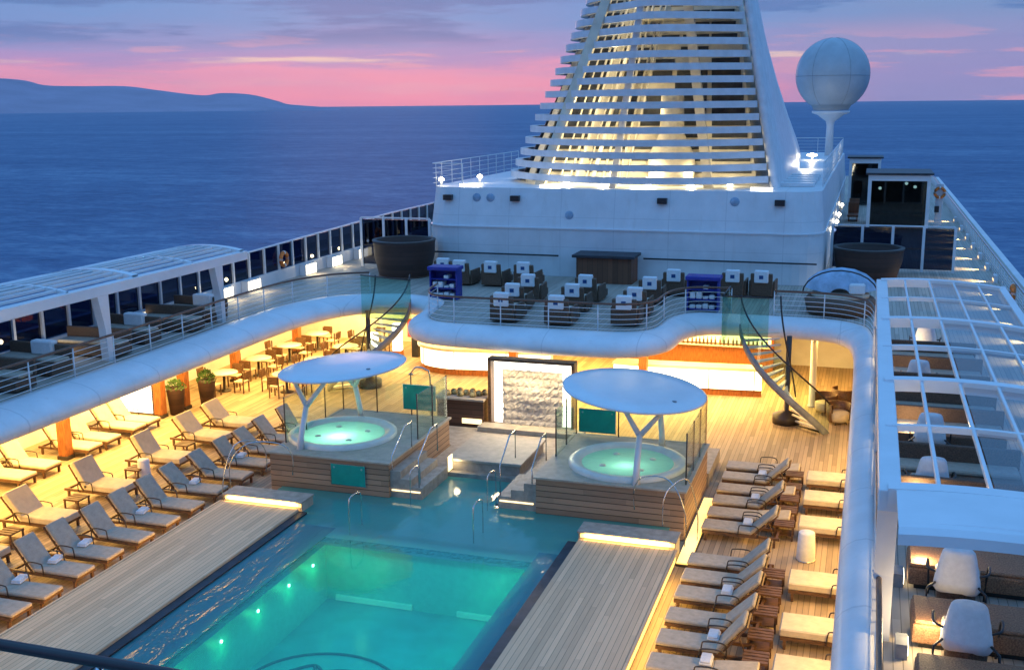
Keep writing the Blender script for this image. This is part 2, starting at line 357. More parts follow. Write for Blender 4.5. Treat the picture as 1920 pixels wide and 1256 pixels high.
for k, (q, hf) in enumerate([(.82, 0), (.85, .2), (.88, .38), (.91, .55), (.94, .70), (.97, .86), (1.0, 1), (1.05, .7), (1.16, 0)]):
    rows.append([(p.x * q, p.y * q, ZS + max(0, (p.z - ZS)) * hf * (1 if hf in (0, 1) else 1 + .07 * sin(i * .55 + ph[0] + k * .5) * sin(i * .23 + ph[1]))) for i, p in enumerate(rp)])
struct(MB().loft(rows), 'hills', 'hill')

# ------------------------------------------------------------------ decks of the ship
ZU = 3.5
railL = [(-21.2, 2), (-21.2, 14), (-21.2, 28), (-21.3, 33), (-21.25, 36), (-20.8, 38), (-19.9, 39.3), (-18.4, 40), (-16.9, 40), (-15.6, 39.2), (-15.2, 37.6), (-14.9, 36), (-14.1, 35.1), (-12.2, 35), (-9, 35), (-7.5, 35.1), (-6.7, 35.9), (-6.5, 38), (-5.8, 39.1), (-4.5, 39.2), (-3, 39.2), (-1.2, 39.1), (-.2, 38.5), (.3, 37.2), (.42, 33), (.42, 18), (.42, 2)]
edgeL = [(-19.9, 2), (-19.9, 14), (-19.9, 28), (-19.95, 33), (-19.85, 35.6), (-19.5, 37.3), (-18.9, 38.4), (-18.0, 39), (-16.9, 39.1), (-16.2, 38.5), (-15.85, 37.2), (-15.6, 35.6), (-14.4, 34.2), (-12.2, 33.8), (-8.9, 33.6), (-7.0, 33.9), (-6.05, 35.1), (-5.8, 37), (-5.3, 38), (-4.5, 38.3), (-3, 38.3), (-1.5, 38.2), (-.75, 37.7), (-.3, 36.3), (-.16, 32), (-.16, 18), (-.16, 2)]
RL = [(p.x, p.y) for p in catmull([(a, b_, 0) for a, b_ in railL], 5)]
EL = [(p.x, p.y) for p in catmull([(a, b_, 0) for a, b_ in edgeL], 5)]
def lerp(t_, dz): return [(a[0] + (c[0] - a[0]) * t_, a[1] + (c[1] - a[1]) * t_, ZU + dz) for a, c in zip(RL, EL)]
# upper deck sheet round the opening
poly = [(-26.2, 2)] + RL + [(6.2, 2), (6.2, 118), (-26.2, 118)]
def sheet(poly, z, name, m):
    from mathutils.geometry import tessellate_polygon
    vs = [Vector((x, y, z)) for x, y in poly]; tri = tessellate_polygon([vs])
    me = bpy.data.meshes.new(name); me.from_pydata([tuple(p) for p in vs], [], [tuple(t_) for t_ in tri])
    bm = bmesh.new(); bm.from_mesh(me); bmesh.ops.recalc_face_normals(bm, faces=bm.faces); bm.to_mesh(me); bm.free()
    o = bpy.data.objects.new(name, me); C.objects.link(o); me.materials.append(MATS[m]); return tag(o, kind='structure')
sheet(poly, ZU, 'upper_deck', 'upper_teak')
EL2 = [(p[0], p[1]) for p in lerp(.9, 0)]
me_c = sheet([(-26.2, 2)] + RL + [(6.2, 2), (6.2, 47), (-26.2, 47)], ZU - .58, 'ceiling', 'soffit_paint')
struct(MB().loft([[(p[0], p[1], ZU - .58) for p in RL], [(p[0], p[1], ZU - .58) for p in EL2]], False), 'ceiling', 'soffit_paint')
# rolled white edge
prof = [(0, .0), (.03, .06), (.25, .08), (.55, .03), (.8, -.07), (.95, -.2), (1.0, -.34), (.985, -.46), (.95, -.54), (.9, -.58)]
edge = thing('deck_edge', 'broad white rolled edge of the upper deck around the pool opening', 'deck edge', (-10, 35, ZU))
MB().loft([lerp(a, z) for a, z in prof]).build('edge_moulding', 'edge_paint', edge)
# pool deck and hull
mb = MB(); mb.add([(-26.2, 2, 0), (-14, 2, 0), (-14, 47, 0), (-26.2, 47, 0)], [(0, 1, 2, 3)]); mb.add([(-6.4, 2, 0), (6.2, 2, 0), (6.2, 47, 0), (-6.4, 47, 0)], [(0, 1, 2, 3)]); mb.add([(-14, 24.6, 0), (-6.4, 24.6, 0), (-6.4, 47, 0), (-14, 47, 0)], [(0, 1, 2, 3)])
struct(mb, 'pool_deck', 'teak_deck')
mb = MB()
for x0, x1 in ((-26.5, -26.2), (6.2, 6.5)): mb.box(x0, x1, -6, 118, -29, ZU + .35 if x0 < 0 else ZU - .02)
mb.box(-26.2, 6.2, 117.7, 118, -29, ZU - .02); mb.box(-26.2, 6.2, 46.9, 47.2, 0, ZU - .8)
struct(mb, 'hull_wall', 'white_paint')

# ------------------------------------------------------------------ pool
ZP = .45; ZW = .33
pf = [(-14, 2), (-6.4, 2), (-6.4, 24.7), (-4.4, 24.7), (-4.4, 26.4), (-9.2, 26.4), (-9.6, 28.4), (-11.4, 28.4), (-11.5, 26.4), (-15.6, 26.4), (-15.6, 24.7), (-14, 24.7)]
# shallow shelf tiles with the deep basin cut out
bx0, bx1, by1, zb = -12.65, -7.17, 23.3, -1.35
mb = MB(); zs = ZW - .22
for x0, x1, y0, y1 in ((-14, bx0, 2, by1), (bx1, -6.4, 2, by1), (-14, -6.4, by1, 24.7), (-15.6, -4.4, 24.7, 26.6), (-11.5, -9.4, 26.6, 28.5)):
    mb.add([(x0, y0, zs), (x1, y0, zs), (x1, y1, zs), (x0, y1, zs)], [(0, 1, 2, 3)])
pool = thing('swimming_pool', 'turquoise lit swimming pool with emblem on its floor between two teak platforms', 'swimming pool', (-10, 16, 0))
mb.build('shallow_shelf', 'shelf_tile', pool)
mb = MB(); mb.add([(bx0, 2, zb), (bx1, 2, zb), (bx1, by1, zb), (bx0, by1, zb)], [(0, 1, 2, 3)]); mb.build('pool_floor', 'pool_tile', pool)
mb = MB(); mb.box(bx0 - .12, bx0, 2, by1 + .12, zb, zs + .012); mb.box(bx1, bx1 + .12, 2, by1 + .12, zb, zs + .012); mb.box(bx0, bx1, by1, by1 + .12, zb, zs + .012); mb.build('basin_wall', 'pool_wall', pool)
for xa, xb in ((bx0 + .25, -10.3), (-9.1, bx1 - .25)): MB().box(xa, xb, by1 - .06, by1 - .005, zb + .02, zb + .16).build('light_streak', 'streak_glow', pool)  # glowing bars imitate light streaks low on the far wall
mb = MB()      # inner kerbs of the overflow channel
for x in (-13.35, -12.98): mb.box(x, x + .1, 2, 24.2, zs, zs + .09)
for x in (-6.95, -6.72): mb.box(x, x + .08, 2, 24.2, zs, zs + .09)
mb.box(-13.3, -6.7, 24.1, 24.2, zs, zs + .09); mb.build('overflow_kerb', 'pool_line', pool)
mb = MB(); mb.box(-14.098, -13.86, 2, 24.6, zs, ZW + .05); mb.box(-6.66, -6.402, 2, 24.7, zs, ZW + .05); mb.build('dark_gap_strip', 'dark_panel', pool)  # solid strips, darkness of the platform edge gap put into their colour
def psheet(poly, z, name, m, parent):
    o = sheet(poly, z, name, m); del o['kind']
    for v_ in o.data.vertices: v_.co -= parent.location
    o.parent = parent; return o
for xa, xb in ((-13.86, bx0), (bx1, -6.66)): psheet([(xa, 2), (xb, 2), (xb, 23.9), (xa, 23.9)], ZW + .008, 'channel_water', 'gutter_water', pool)
psheet([(bx0, 2), (bx1, 2), (bx1, by1), (bx0, by1)], ZW, 'deep_water', 'pool_water', pool)
psheet([(-14, 2), (bx0, 2), (bx0, by1), (bx1, by1), (bx1, 2), (-6.4, 2), (-6.4, 24.7), (-4.4, 24.7), (-4.4, 26.6), (-9.4, 26.6), (-9.4, 28.5), (-11.5, 28.5), (-11.5, 26.6), (-15.6, 26.6), (-15.6, 24.7), (-14, 24.7)], ZW, 'shallow_water', 'shelf_water', pool)
def arc(cx, cy, rx, ry, a0, a1, z, n=40): return [(cx + rx * cos(radians(a0 + (a1 - a0) * i / n)), cy + ry * sin(radians(a0 + (a1 - a0) * i / n)), z) for i in range(n + 1)]
ze = zb + .012; ex, ey = -10.75, 19.2
mb = MB()
mb.tube(arc(ex, ey, 1.75, 1.55, 0, 360, ze)[:-1], .035, 6, True)
mb.tube(arc(ex + .35, ey + .1, .85, .8, 30, 250, ze), .035, 6)
mb.tube(catmull([(ex - 1.0, ey + .5, ze), (ex - .55, ey + .9, ze), (ex - .1, ey + .35, ze), (ex - .35, ey - .3, ze), (ex + .15, ey - .75, ze)], 6), .04, 6)
mb.tube(catmull([(ex - .55, ey + .85, ze), (ex - .3, ey + .55, ze), (ex + .1, ey + .72, ze), (ex + .7, ey + .55, ze), (ex + 1.1, ey + .05, ze)], 6), .035, 6)
mb.build('floor_emblem', 'pool_line', pool)
for i, y in enumerate((22.6, 21.4, 20.0, 18.5, 17.0)):
    for x in (bx0 + .01, bx1 - .01):
        MB().lathe([(0, -.01), (.035, -.01), (.035, .012), (0, .012)], seg=10, m=Matrix.Translation((x, y, -.15)) @ Matrix.Rotation(pi / 2, 4, 'Y')).build('pool_light', 'pool_led', pool)
        point('pool_lamp_and_fill', (x + (.25 if x < -10 else -.25), y, -.25), 5, (.12, 1, .30), .1)
area('pool_lamp_and_fill', (-9.9, 18.5, zs - .12), 4.8, 9.5, 195, (.0, .62, .50))  # added unseen panel under the surface, spreads the pool glow evenly
point('pool_lamp_and_fill', (-11.4, 22.6, -.6), 8, (.3, 1, .35), .1); point('pool_lamp_and_fill', (-8.2, 22.6, -.6), 5, (.3, 1, .45), .1)
# grab rails at the far end
gr = placer(lambda: None)
def grab(x, y, lab, h=.85, l=.7):
    t_ = thing('grab_rail', lab, 'grab rail', (x, y, ZP), 0, 'steel grab rails around the pool')
    MB().tube(catmull([(x, y, zs), (x, y, ZP + h * .75), (x, y + .12, ZP + h), (x, y + l - .1, ZP + h * .95), (x, y + l, ZP + h * .7), (x, y + l, zs)], 4), .015, 8).build('handrail', 'steel', t_)
    return t_
grab(-13.0 + .9, 23.6, 'steel grab rail at the shallow shelf nearest the tub with the green front sign')
grab(-9.2 + .3, 24.0, 'steel grab rail standing in the middle of the shallow shelf')
grab(-11.45, 26.0, 'steel grab rail at the outer corner of the glowing tub steps')
grab(-9.3, 26.2, 'steel grab rail beside the stone podium corner')

# teak platforms with ledges
def platform(x0, x1, y1, label, sgn):
    t_ = thing('teak_platform', label, 'platform', ((x0 + x1) / 2, 15, 0), 0, 'raised teak platforms along the pool')
    MB().box(x0, x1, 2, y1, 0, ZP).build('platform_deck', 'teak_platform', t_, bevel=.02)
    xe = x0 if sgn < 0 else x1
    mb = MB(); mb.box(min(xe, xe + sgn * .02), max(xe, xe + sgn * .02), 2, y1, .12, .36); mb.build('light_strip', 'led_yellow', t_)
    mb = MB(); mb.box(min(xe + sgn * .001, xe + sgn * .07), max(xe + sgn * .001, xe + sgn * .07), 2, y1, .40, .455); mb.build('nosing', 'teak_platform', t_)
    return t_
platform(-16.45, -14.1, 24.6, 'teak platform between the long lounger row and the pool', -1)
platform(-6.4, -4.0, 24.75, 'teak platform beside the closely packed loungers near the staircase side', 1)
def ledge(x0, x1, y0, y1, label, mats):
    t_ = thing('stone_ledge', label, 'ledge', ((x0 + x1) / 2, y0, 0), 0, 'stone ledges at the platform ends')
    MB().box(x0, x1, y0, y1, 0, .58).build('ledge_body', 'pale_stone', t_)
    MB().box(x0 - .03, x1 + .03, y0 - .06, y1 + .03, .58, .625).build('ledge_top', 'grey_stone', t_, bevel=.01)
    MB().box(x0 + .05, x1 - .02, y0 - .02, y0 - .002, .462, .57).build('light_strip', 'led_yellow', t_)
ledge(-16.45, -14.05, 24.68, 25.3, 'stone ledge with yellow light strip below the tub with the green front sign', 0)
ledge(-6.42, -4.0, 24.83, 25.45, 'stone ledge with yellow light strip below the tub nearest the staircase', 0)
# glow strip beside the tub and the loungers
# ------------------------------------------------------------------ hot tubs
def tub(name, x0, x1, y0, y1, cx, cy, label, side, watermat_light):
    zt = 1.35
    t_ = thing(name, label, 'hot tub', ((x0 + x1) / 2, y0, 0), 0, 'hot tubs at the end of the pool')
    mb = MB(); mb.box(x0, x1, y0, y0 + .15, 0, zt - .052); mb.box(x0, x1, y1 - .15, y1, 0, zt - .052); mb.box(x0, x0 + .15, y0 + .15, y1 - .15, 0, zt - .052); mb.box(x1 - .15, x1, y0 + .15, y1 - .15, 0, zt - .052); mb.build('slatted_surround', 'teak_cladding', t_)
    # deck top with round hole
    n = 48; inner = [(cx + 1.5 * cos(2 * pi * i / n), cy + 1.5 * sin(2 * pi * i / n)) for i in range(n)]
    def onbox(a):
        dx, dy = cos(a), sin(a); ts = []
        if dx > 1e-6: ts.append((x1 + .06 - cx) / dx)
        if dx < -1e-6: ts.append((x0 - .06 - cx) / dx)
        if dy > 1e-6: ts.append((y1 + .06 - cy) / dy)
        if dy < -1e-6: ts.append((y0 - .06 - cy) / dy)
        q = min(ts); return (cx + dx * q, cy + dy * q)
    angs = [2 * pi * i / n for i in range(n)]
    corner = [(x1 + .06, y1 + .06), (x0 - .06, y1 + .06), (x0 - .06, y0 - .06), (x1 + .06, y0 - .06)]
    outer = [onbox(a) for a in angs]
    for c in corner:
        a = math.atan2(c[1] - cy, c[0] - cx) % (2 * pi); k = round(a / (2 * pi) * n) % n; outer[k] = c
    mb = MB(); rows = []
    for z, r_ in ((zt - .05, outer), (zt, outer), (zt, inner)): rows.append([(*p, z) for p in r_] + [(*r_[0], z)])
    mb.loft(rows, False); mb.build('deck_top', 'pale_stone', t_)
    MB().lathe([(1.62, 0), (1.62, .09), (1.55, .14), (1.40, .13), (1.30, .06), (1.16, -.02), (1.12, -.3), (.9, -.55), (0, -.6)], (cx, cy, zt), 48, cap=False).build('tub_shell', 'tub_shell', t_)
    MB().disc((cx, cy, zt + .035), 1.27).build('tub_water', 'tub_water', t_)
    for a in (.6, 2.2, 3.8, 5.4): MB().lathe([(.1, 0), (.07, .03), (0, .035)], (cx + .75 * cos(a), cy + .75 * sin(a), zt + .037), 12, cap=False).build('water_jet_foam', 'tub_shell', t_)
    point('tub_lamp', (cx, cy - .3, zt - .25), watermat_light * 2.2, (.55, 1, .74), .3)
    # glass screens
    for (ax, ay, bx, by) in side:
        d = Vector((bx - ax, by - ay, 0)); k = max(1, round(d.length / 1.3)); u = d / k; nn = Vector((-d.y, d.x, 0)).normalized() * .012
        for i in range(k):
            a = Vector((ax, ay, 0)) + u * i + u.normalized() * .02; e = Vector((ax, ay, 0)) + u * (i + 1) - u.normalized() * .02
            MB().add([a - nn + Vector((0, 0, zt)), e - nn + Vector((0, 0, zt)), e + nn + Vector((0, 0, zt)), a + nn + Vector((0, 0, zt)), a - nn + Vector((0, 0, zt + 1.35)), e - nn + Vector((0, 0, zt + 1.35)), e + nn + Vector((0, 0, zt + 1.35)), a + nn + Vector((0, 0, zt + 1.35))], [(0, 1, 2, 3), (4, 5, 6, 7), (0, 1, 5, 4), (1, 2, 6, 5), (2, 3, 7, 6), (3, 0, 4, 7)]).build('glass_screen', 'clear_glass', t_)
        for i in range(k + 1):
            p = Vector((ax, ay, 0)) + u * i; MB().tube([(p.x, p.y, zt), (p.x, p.y, zt + 1.38)], .02, 6).build('screen_post', 'bronze_metal', t_)
    return t_
tl = tub('hot_tub', -15.95, -12.25, 26.35, 31.0, -14.65, 28.4, 'foaming turquoise hot tub with a green sign on its slatted front', [(-15.9, 27.2, -15.9, 30.95), (-15.9, 30.95, -12.3, 30.95), (-12.3, 30.95, -12.3, 28.6)], 26)
tr = tub('hot_tub', -8.0, -4.05, 26.4, 30.5, -5.9, 28.15, 'calm green hot tub between the fountain and the closely packed loungers', [(-7.95, 28.2, -7.95, 30.45), (-7.95, 30.45, -4.1, 30.45), (-4.1, 30.45, -4.1, 26.9)], 9)
def steps(t_, x0, x1, y0, y1, n, axis, lamp=True):
    for i in range(n):
        z = ZP + (i + 1) * (1.3 - ZP) / (n + 1)
        if axis > 0: a, c = x0 + (x1 - x0) * i / n, x1
        else: a, c = x0, x1 - (x1 - x0) * i / n
        MB().box(a, c, y0, y1, ZP * 0 + (.0 if i == 0 else ZP + i * (1.3 - ZP) / (n + 1)), z).build('step', 'grey_stone', t_)
    return t_
steps(tl, -12.25, -11.3, 26.45, 28.4, 3, -1)
steps(tr, -9.1, -8.0, 26.5, 28.4, 3, 1)
MB().box(-12.2, -11.35, 26.43, 26.448, .52, .56).build('light_strip', 'led_warm', tl)
MB().box(-9.05, -8.1, 26.48, 26.498, .52, .56).build('light_strip', 'led_warm', tr)
MB().box(-11.296, -11.28, 28.42, 28.75, .5, .95).build('step_light', 'led_warm', tl)
point('step_lamp', (-11.1, 28.6, .8), 5, (1, .8, .45))
for x in (-12.2, -11.4):
    MB().tube([(x, 26.5, .5), (x, 26.5, 1.5), (x, 27.4, 2.1), (x, 27.9, 2.1), (x, 27.9, 1.3)], .02, 6).build('handrail', 'steel', tl)
for x in (-9.05, -8.15):
    MB().tube([(x, 26.55, .5), (x, 26.55, 1.5), (x, 27.4, 2.1), (x, 27.9, 2.1), (x, 27.9, 1.3)], .02, 6).build('handrail', 'steel', tr)
def hrail(x0, y0, x1, y1, z0, z1, label):
    t_ = thing('step_handrail', label, 'handrail', (x0, y0, z0), 0, 'steel handrails on the corner steps')
    MB().tube(catmull([(x0, y0, z0), (x0, y0, z0 + .85), (x0 + (x1 - x0) * .3, y0 + (y1 - y0) * .3, max(z0, z1) + 1.0), (x0 + (x1 - x0) * .8, y0 + (y1 - y0) * .8, z1 + .95), (x1, y1, z1 + .6), (x1, y1, z1)], 4), .016, 8).build('rail', 'steel', t_)
hrail(-16.6, 25.3, -15.1, 26.1, .4, .8, 'bent steel handrail on the ledge beside the long lounger row')
hrail(-16.6, 24.9, -16.0, 26.2, 0, .8, 'short steel handrail rising from the lounger deck to the ledge')
hrail(-3.9, 25.6, -5.3, 26.2, .2, .8, 'bent steel handrail on the ledge below the calm green tub')
hrail(-3.7, 26.3, -4.4, 25.3, .0, .8, 'steel handrail in the yellow glow beside the calm green tub')
# glowing slab imitates the yellow lit deck beside the tub nearest the staircase
t_ = thing('lit_deck_strip', 'glowing yellow strip for the lit deck along the tub by the packed loungers', 'light', (-3.9, 26, 0))
MB().box(-3.985, -3.64, 24.8, 29.5, 0, .06).build('strip_base', 'bronze_metal', t_)
MB().box(-3.97, -3.655, 24.82, 29.48, .062, .10).build('light_strip', 'led_yellow', t_)
# signs
def sign(x0, x1, y, z0, z1, label):
    t_ = thing('sign', label, 'sign', ((x0 + x1) / 2, y, z0), 0, 'green notice boards on the hot tubs')
    MB().box(x0, x1, y - .025, y, z0, z1).build('board', 'sign_green', t_, bevel=.006)
    mb = MB(); wd = x1 - x0; h = z1 - z0
    mb.lathe([(0, 0), (.03, .004), (.03, 0)], seg=10, m=Matrix.Translation((x0 + .1, y - .027, z1 - .1)) @ Matrix.Rotation(pi / 2, 4, 'X'))
    mb.lathe([(0, 0), (.03, .004), (.03, 0)], seg=10, m=Matrix.Translation((x1 - .1, y - .027, z1 - .1)) @ Matrix.Rotation(pi / 2, 4, 'X'))
    mb.build('corner_stud', 'sign_mark', t_)
    mb = MB(); b_ = .012
    for q in ((x0, x1, z0 - b_, z0), (x0, x1, z1, z1 + b_), (x0 - b_, x0, z0 - b_, z1 + b_), (x1, x1 + b_, z0 - b_, z1 + b_)): mb.box(q[0], q[1], y - .03, y + .002, q[2], q[3])
    mb.build('sign_frame', 'steel', t_)
sign(-14.0, -12.95, 26.34, .58, 1.18, 'green notice board on the slatted front of the foaming tub')
sign(-13.75, -12.65, 30.92, 1.55, 2.35, 'green notice board on the rear glass screen of the foaming tub')
sign(-7.85, -6.75, 30.42, 1.45, 2.15, 'green notice board behind the calm green tub')

# disc canopies on forked posts
def canopy(c, r, a, b_, label, posts):
    t_ = thing('disc_canopy', label, 'canopy', (c[0], c[1], 1.35), 0, 'white disc canopies over the hot tubs')
    ax = Matrix(((1, 0, 0, c[0]), (0, 1, 0, c[1]), (a, b_, 1, c[2]), (0, 0, 0, 1)))
    MB().lathe([(0, .06), (r * .7, .045), (r * .97, .0), (r, -.03), (r * .985, -.07), (r * .9, -.09), (0, -.11)], seg=64, m=ax).build('disc', 'white_gloss', t_)
    MB().lathe([(0, .03), (.06, .03), (.06, 0)], seg=12, m=ax @ Matrix.Translation((r * .62, -.7, .03))).build('drain_cap', 'deck_grey', t_)
    H = lambda x, y: c[2] + a * (x - c[0]) + b_ * (y - c[1]) - .1
    for px, py, sx_, sy in posts:
        mb = MB(); fx, fy = px + sx_ * .35, py + sy * .45; zf = 2.55
        mb.tube([(px, py, 1.3), (px + sx_ * .1, py + sy * .12, 1.75), (fx, fy, zf)], [.10, .085, .08], 12)
        for q in (-1, 1):
            e = (fx + q * .62 + sx_ * .1, fy + sy * .3); mb.tube([(fx, fy, zf - .03), (e[0], e[1], H(*e))], [.08, .055], 10)
        mb.build('forked_post', 'white_paint', t_)
canopy((-14.55, 28.35, 3.5), 1.9, .085, .02, 'white disc canopy tilted upward over the foaming tub', [(-15.2, 26.75, .1, 1), (-14.9, 30.2, .1, -1)])
canopy((-5.75, 28.2, 3.46), 1.95, -.09, .03, 'white disc canopy over the calm green tub by the packed loungers', [(-5.35, 26.55, 0, 1), (-5.25, 29.85, 0, -1)])

# podium, stone floor, fountain wall, buffet
mb = MB(); mb.box(-12.2, -11.5, 28.45, 33, .0, ZP); mb.box(-9.4, -8.0, 28.45, 33, .0, ZP); mb.box(-11.5, -9.4, 28.52, 33, 0, ZP); mb.box(-15.0, -12.2, 31.05, 33, 0, ZP - .004); mb.box(-8.0, -4.0, 30.55, 33, 0, ZP - .004)
struct(mb, 'path', 'grey_stone')
t_ = thing('stone_podium', 'low square stone podium between the two hot tubs in front of the fountain', 'podium', (-10.3, 29.9, ZP))
MB().box(-11.4, -9.2, 28.75, 31.2, ZP, .74).build('podium_base', 'grey_stone', t_); MB().box(-11.46, -9.14, 28.69, 31.26, .74, .82).build('podium_top', 'pale_stone', t_, bevel=.015)
t_ = thing('fountain_wall', 'backlit white relief fountain panel in a dark square frame', 'fountain', (-10.25, 33.4, 0))
mb = MB(); X0, X1, F0, F1 = -11.6, -8.85, .55, 2.72
mb.box(X0 - .11, X0, 33.2, 33.6, .2, F1 + .1); mb.box(X1, X1 + .11, 33.2, 33.6, .2, F1 + .1); mb.box(X0, X1, 33.2, 33.6, F1, F1 + .1); mb.box(X0, X1, 33.2, 33.6, .2, F0)
mb.build('dark_frame', 'lounger_wood', t_, bevel=.01)
MB().box(X0, X1, 33.55, 33.6, F0, F1).build('light_panel', 'panel_white', t_)
# relief plaster slab standing proud of the light box
mb = MB(); nx, nz = 30, 26; rng = random.Random(5); x0, x1, z0, z1 = X0 + .34, X1 - .34, F0 + .02, F1 - .3
g = [[(x0 + (x1 - x0) * i / nx + rng.uniform(-.02, .02), 33.44 - rng.uniform(0, .03) - .04 * abs(sin(i * .9) * cos(j * .8)) - .04 * cos(4.5 * math.hypot(i / nx - .5, j / nz - .5) * 2), z0 + (z1 - z0) * j / nz + rng.uniform(-.02, .02)) for i in range(nx + 1)] for j in range(nz + 1)]
mb.loft(g, False); mb.box(x0 + .03, x1 - .03, 33.46, 33.53, z0 + .03, z1 - .03); mb.build('relief_slab', 'plaster_relief', t_)
MB().box(X0 - .3, X1 + .5, 32.6, 33.2, ZP, .62).build('basin', 'pale_stone', t_, bevel=.02)
area('fountain_lamp', (-10.2, 33.05, 2.75), 2.4, .2, 150, (1, .76, .42), (radians(-40), 0, 0))
t_ = thing('buffet_counter', 'dark slatted buffet counter beside the fountain panel with food on top', 'counter', (-12.7, 33.4, 0))
MB().box(-13.5, -11.85, 33.1, 33.9, .0, 1.35).build('counter_body', 'dark_cladding', t_); MB().box(-13.6, -11.8, 33.0, 34.0, 1.35, 1.41).build('counter_top', 'pale_stone', t_)
MB().box(-12.6, -11.9, 33.07, 33.095, .55, .72).build('light_strip', 'led_warm', t_)
mb = MB()
for i in range(9): mb.lathe([(0, .2), (.09, .16), (.13, .06), (.1, 0)], (-13.2 + i * .15, 33.35 + .2 * (i % 3), 1.41), 10)
mb.build('food', 'food', t_)
t_['label'] = 'dark slatted buffet counter beside the fountain panel with bread piled on top'
t_ = thing('shower', 'curved shower pipe with small head near the buffet counter', 'shower', (-14.0, 33.5, 0))
MB().tube(catmull([(-13.9, 33.5, 0), (-13.9, 33.5, 1.9), (-14.05, 33.5, 2.2), (-14.4, 33.5, 2.25), (-14.6, 33.5, 2.05)], 4), .03, 8).build('pipe', 'steel', t_); MB().lathe([(.1, 0), (.08, .05), (0, .06)], (-14.6, 33.5, 1.98), 12).build('shower_head', 'steel', t_)

# bars under the far deck
def bar(pts, label, h=1.12):
    t_ = thing('bar_counter', label, 'bar', (pts[0][0], pts[0][1], 0), 0, 'glowing bar counters under the upper deck')
    P = catmull([(x, y, 0) for x, y in pts], 6); n = len(P)
    off = []
    for i in range(n):
        d = (P[min(n - 1, i + 1)] - P[max(0, i - 1)]).normalized(); off.append(Vector((-d.y, d.x, 0)))
    def row(o, z): return [tuple(p + q * o + Vector((0, 0, z))) for p, q in zip(P, off)]
    MB().loft([row(0, .25), row(0, h - .12)]).build('glowing_front', 'bar_glow', t_)
    for k in range(6, n - 1, 8): MB().tube([P[k] - off[k] * .01 + Vector((0, 0, .25)), P[k] - off[k] * .01 + Vector((0, 0, h - .12))], .018, 6).build('mullion', 'column_wood', t_)
    MB().loft([row(.02, 0), row(.02, .25), row(-.02, .25)], False).build('plinth', 'column_wood', t_)
    MB().loft([row(-.14, h - .11), row(-.14, h), row(.6, h), row(.6, 0)], False).build('counter_top', 'table_top', t_)
    return t_
bar([(-18.2, 42.9), (-17.6, 41.8), (-16.4, 41.3), (-15.2, 41.4), (-13.2, 41.6), (-12.0, 41.7)], 'curved glowing bar counter behind the buffet and fountain')
bar([(-9.2, 41.0), (-8.0, 40.9), (-6, 41.0), (-4.6, 41.1), (-3.5, 41.2)], 'long straight glowing bar counter behind the staircase foot')
t_ = thing('back_bar', 'shelves of bottles lit behind the long glowing bar', 'shelf', (-6.5, 45, 0))
MB().box(-9.5, -3.4, 45.0, 45.5, 0, 2.6).build('cabinet', 'column_wood', t_)
for z in (1.1, 1.6, 2.1): MB().box(-9.4, -3.5, 44.75, 45.0, z, z + .04).build('shelf', 'table_top', t_)
MB().box(-9.4, -3.5, 44.985, 44.998, 1.2, 2.5).build('light_panel', 'led_warm', t_)
mb = MB(); rng = random.Random(2)
for z in (1.14, 1.64, 2.14):
    for i in range(34): mb.lathe([(.04, 0), (.04, .2), (.015, .26), (.015, .34)], (-9.3 + i * .17 + rng.uniform(-.03, .03), 44.86, z), 6)
tag(mb.build('bottles', 'lounger_wood', t_), kind='stuff')
def column(x, y, label, m='column_wood', r=.16, z1=ZU - .58):
    t_ = thing('support_column', label, 'column', (x, y, 0), 0, 'orange wood columns under the deck overhang')
    MB().box(x - r, x + r, y - r, y + r, .12, z1).build('shaft', m, t_, bevel=.015); MB().box(x - r - .03, x + r + .03, y - r - .03, y + r + .03, 0, .12).build('base', 'bronze_metal', t_)
for i, (x, y, lab) in enumerate([(-24.1, 27.5, 'orange wood column standing among the yellow lit loungers'), (-24.05, 32.45, 'orange wood column at the edge of the glowing white screen'), (-23.9, 33.7, 'orange wood column between the two tall planters'), (-24.3, 37.9, 'orange wood column behind the dining table nearest the planters'), (-24.4, 43.2, 'orange wood column among the far dining tables'), (-13.4, 41.2, 'orange wood column in front of the curved bar'), (-7.9, 40.4, 'orange wood column in front of the long straight bar')]): column(x, y, lab)
t_ = thing('light_screen', 'glowing white screen panel beside the orange column under the overhang', 'screen', (-24.9, 32.4, 0))
MB().box(-25.75, -24.25, 32.36, 32.44, .1, 2.7).build('frame', 'bronze_metal', t_); MB().box(-25.68, -24.32, 32.33, 32.357, .16, 2.64).build('light_panel', 'panel_white', t_)
def planter(x, y, lab, green):
    t_ = thing('planter', lab, 'planter', (x, y, 0), 0, 'tall planters beside the dining tables')
    MB().lathe([(.0, 0), (.24, 0), (.33, .95), (.34, 1.0), (.29, 1.0), (.28, .93), (0, .93)], (x, y, 0), 24).build('pot', 'dark_planter_wood', t_)
    mb = MB(); rng = random.Random(int(x * 100))
    for i in range(420 if green else 260):
        a, ph = rng.uniform(0, 2 * pi), rng.uniform(0, pi / 2); r = .36 * rng.uniform(.75, 1.05); s_ = .05
        p = Vector((x + r * cos(a) * cos(ph), y + r * sin(a) * cos(ph), .95 + (r * 1.2 if green else r) * sin(ph))); u = Vector((rng.uniform(-1, 1), rng.uniform(-1, 1), rng.uniform(-1, 1))).normalized(); q = u.orthogonal().normalized()
        mb.add([p - u * s_, p + q * s_ * .5, p + u * s_, p - q * s_ * .5], [(0, 1, 2, 3)])
    mb.build('foliage', 'leaf', t_)
planter(-23.75, 33.0, 'tall dark planter with a low dome plant between two orange columns', False)
planter(-23.3, 34.3, 'tall dark planter with a bright green shrub nearest the dining tables', True)

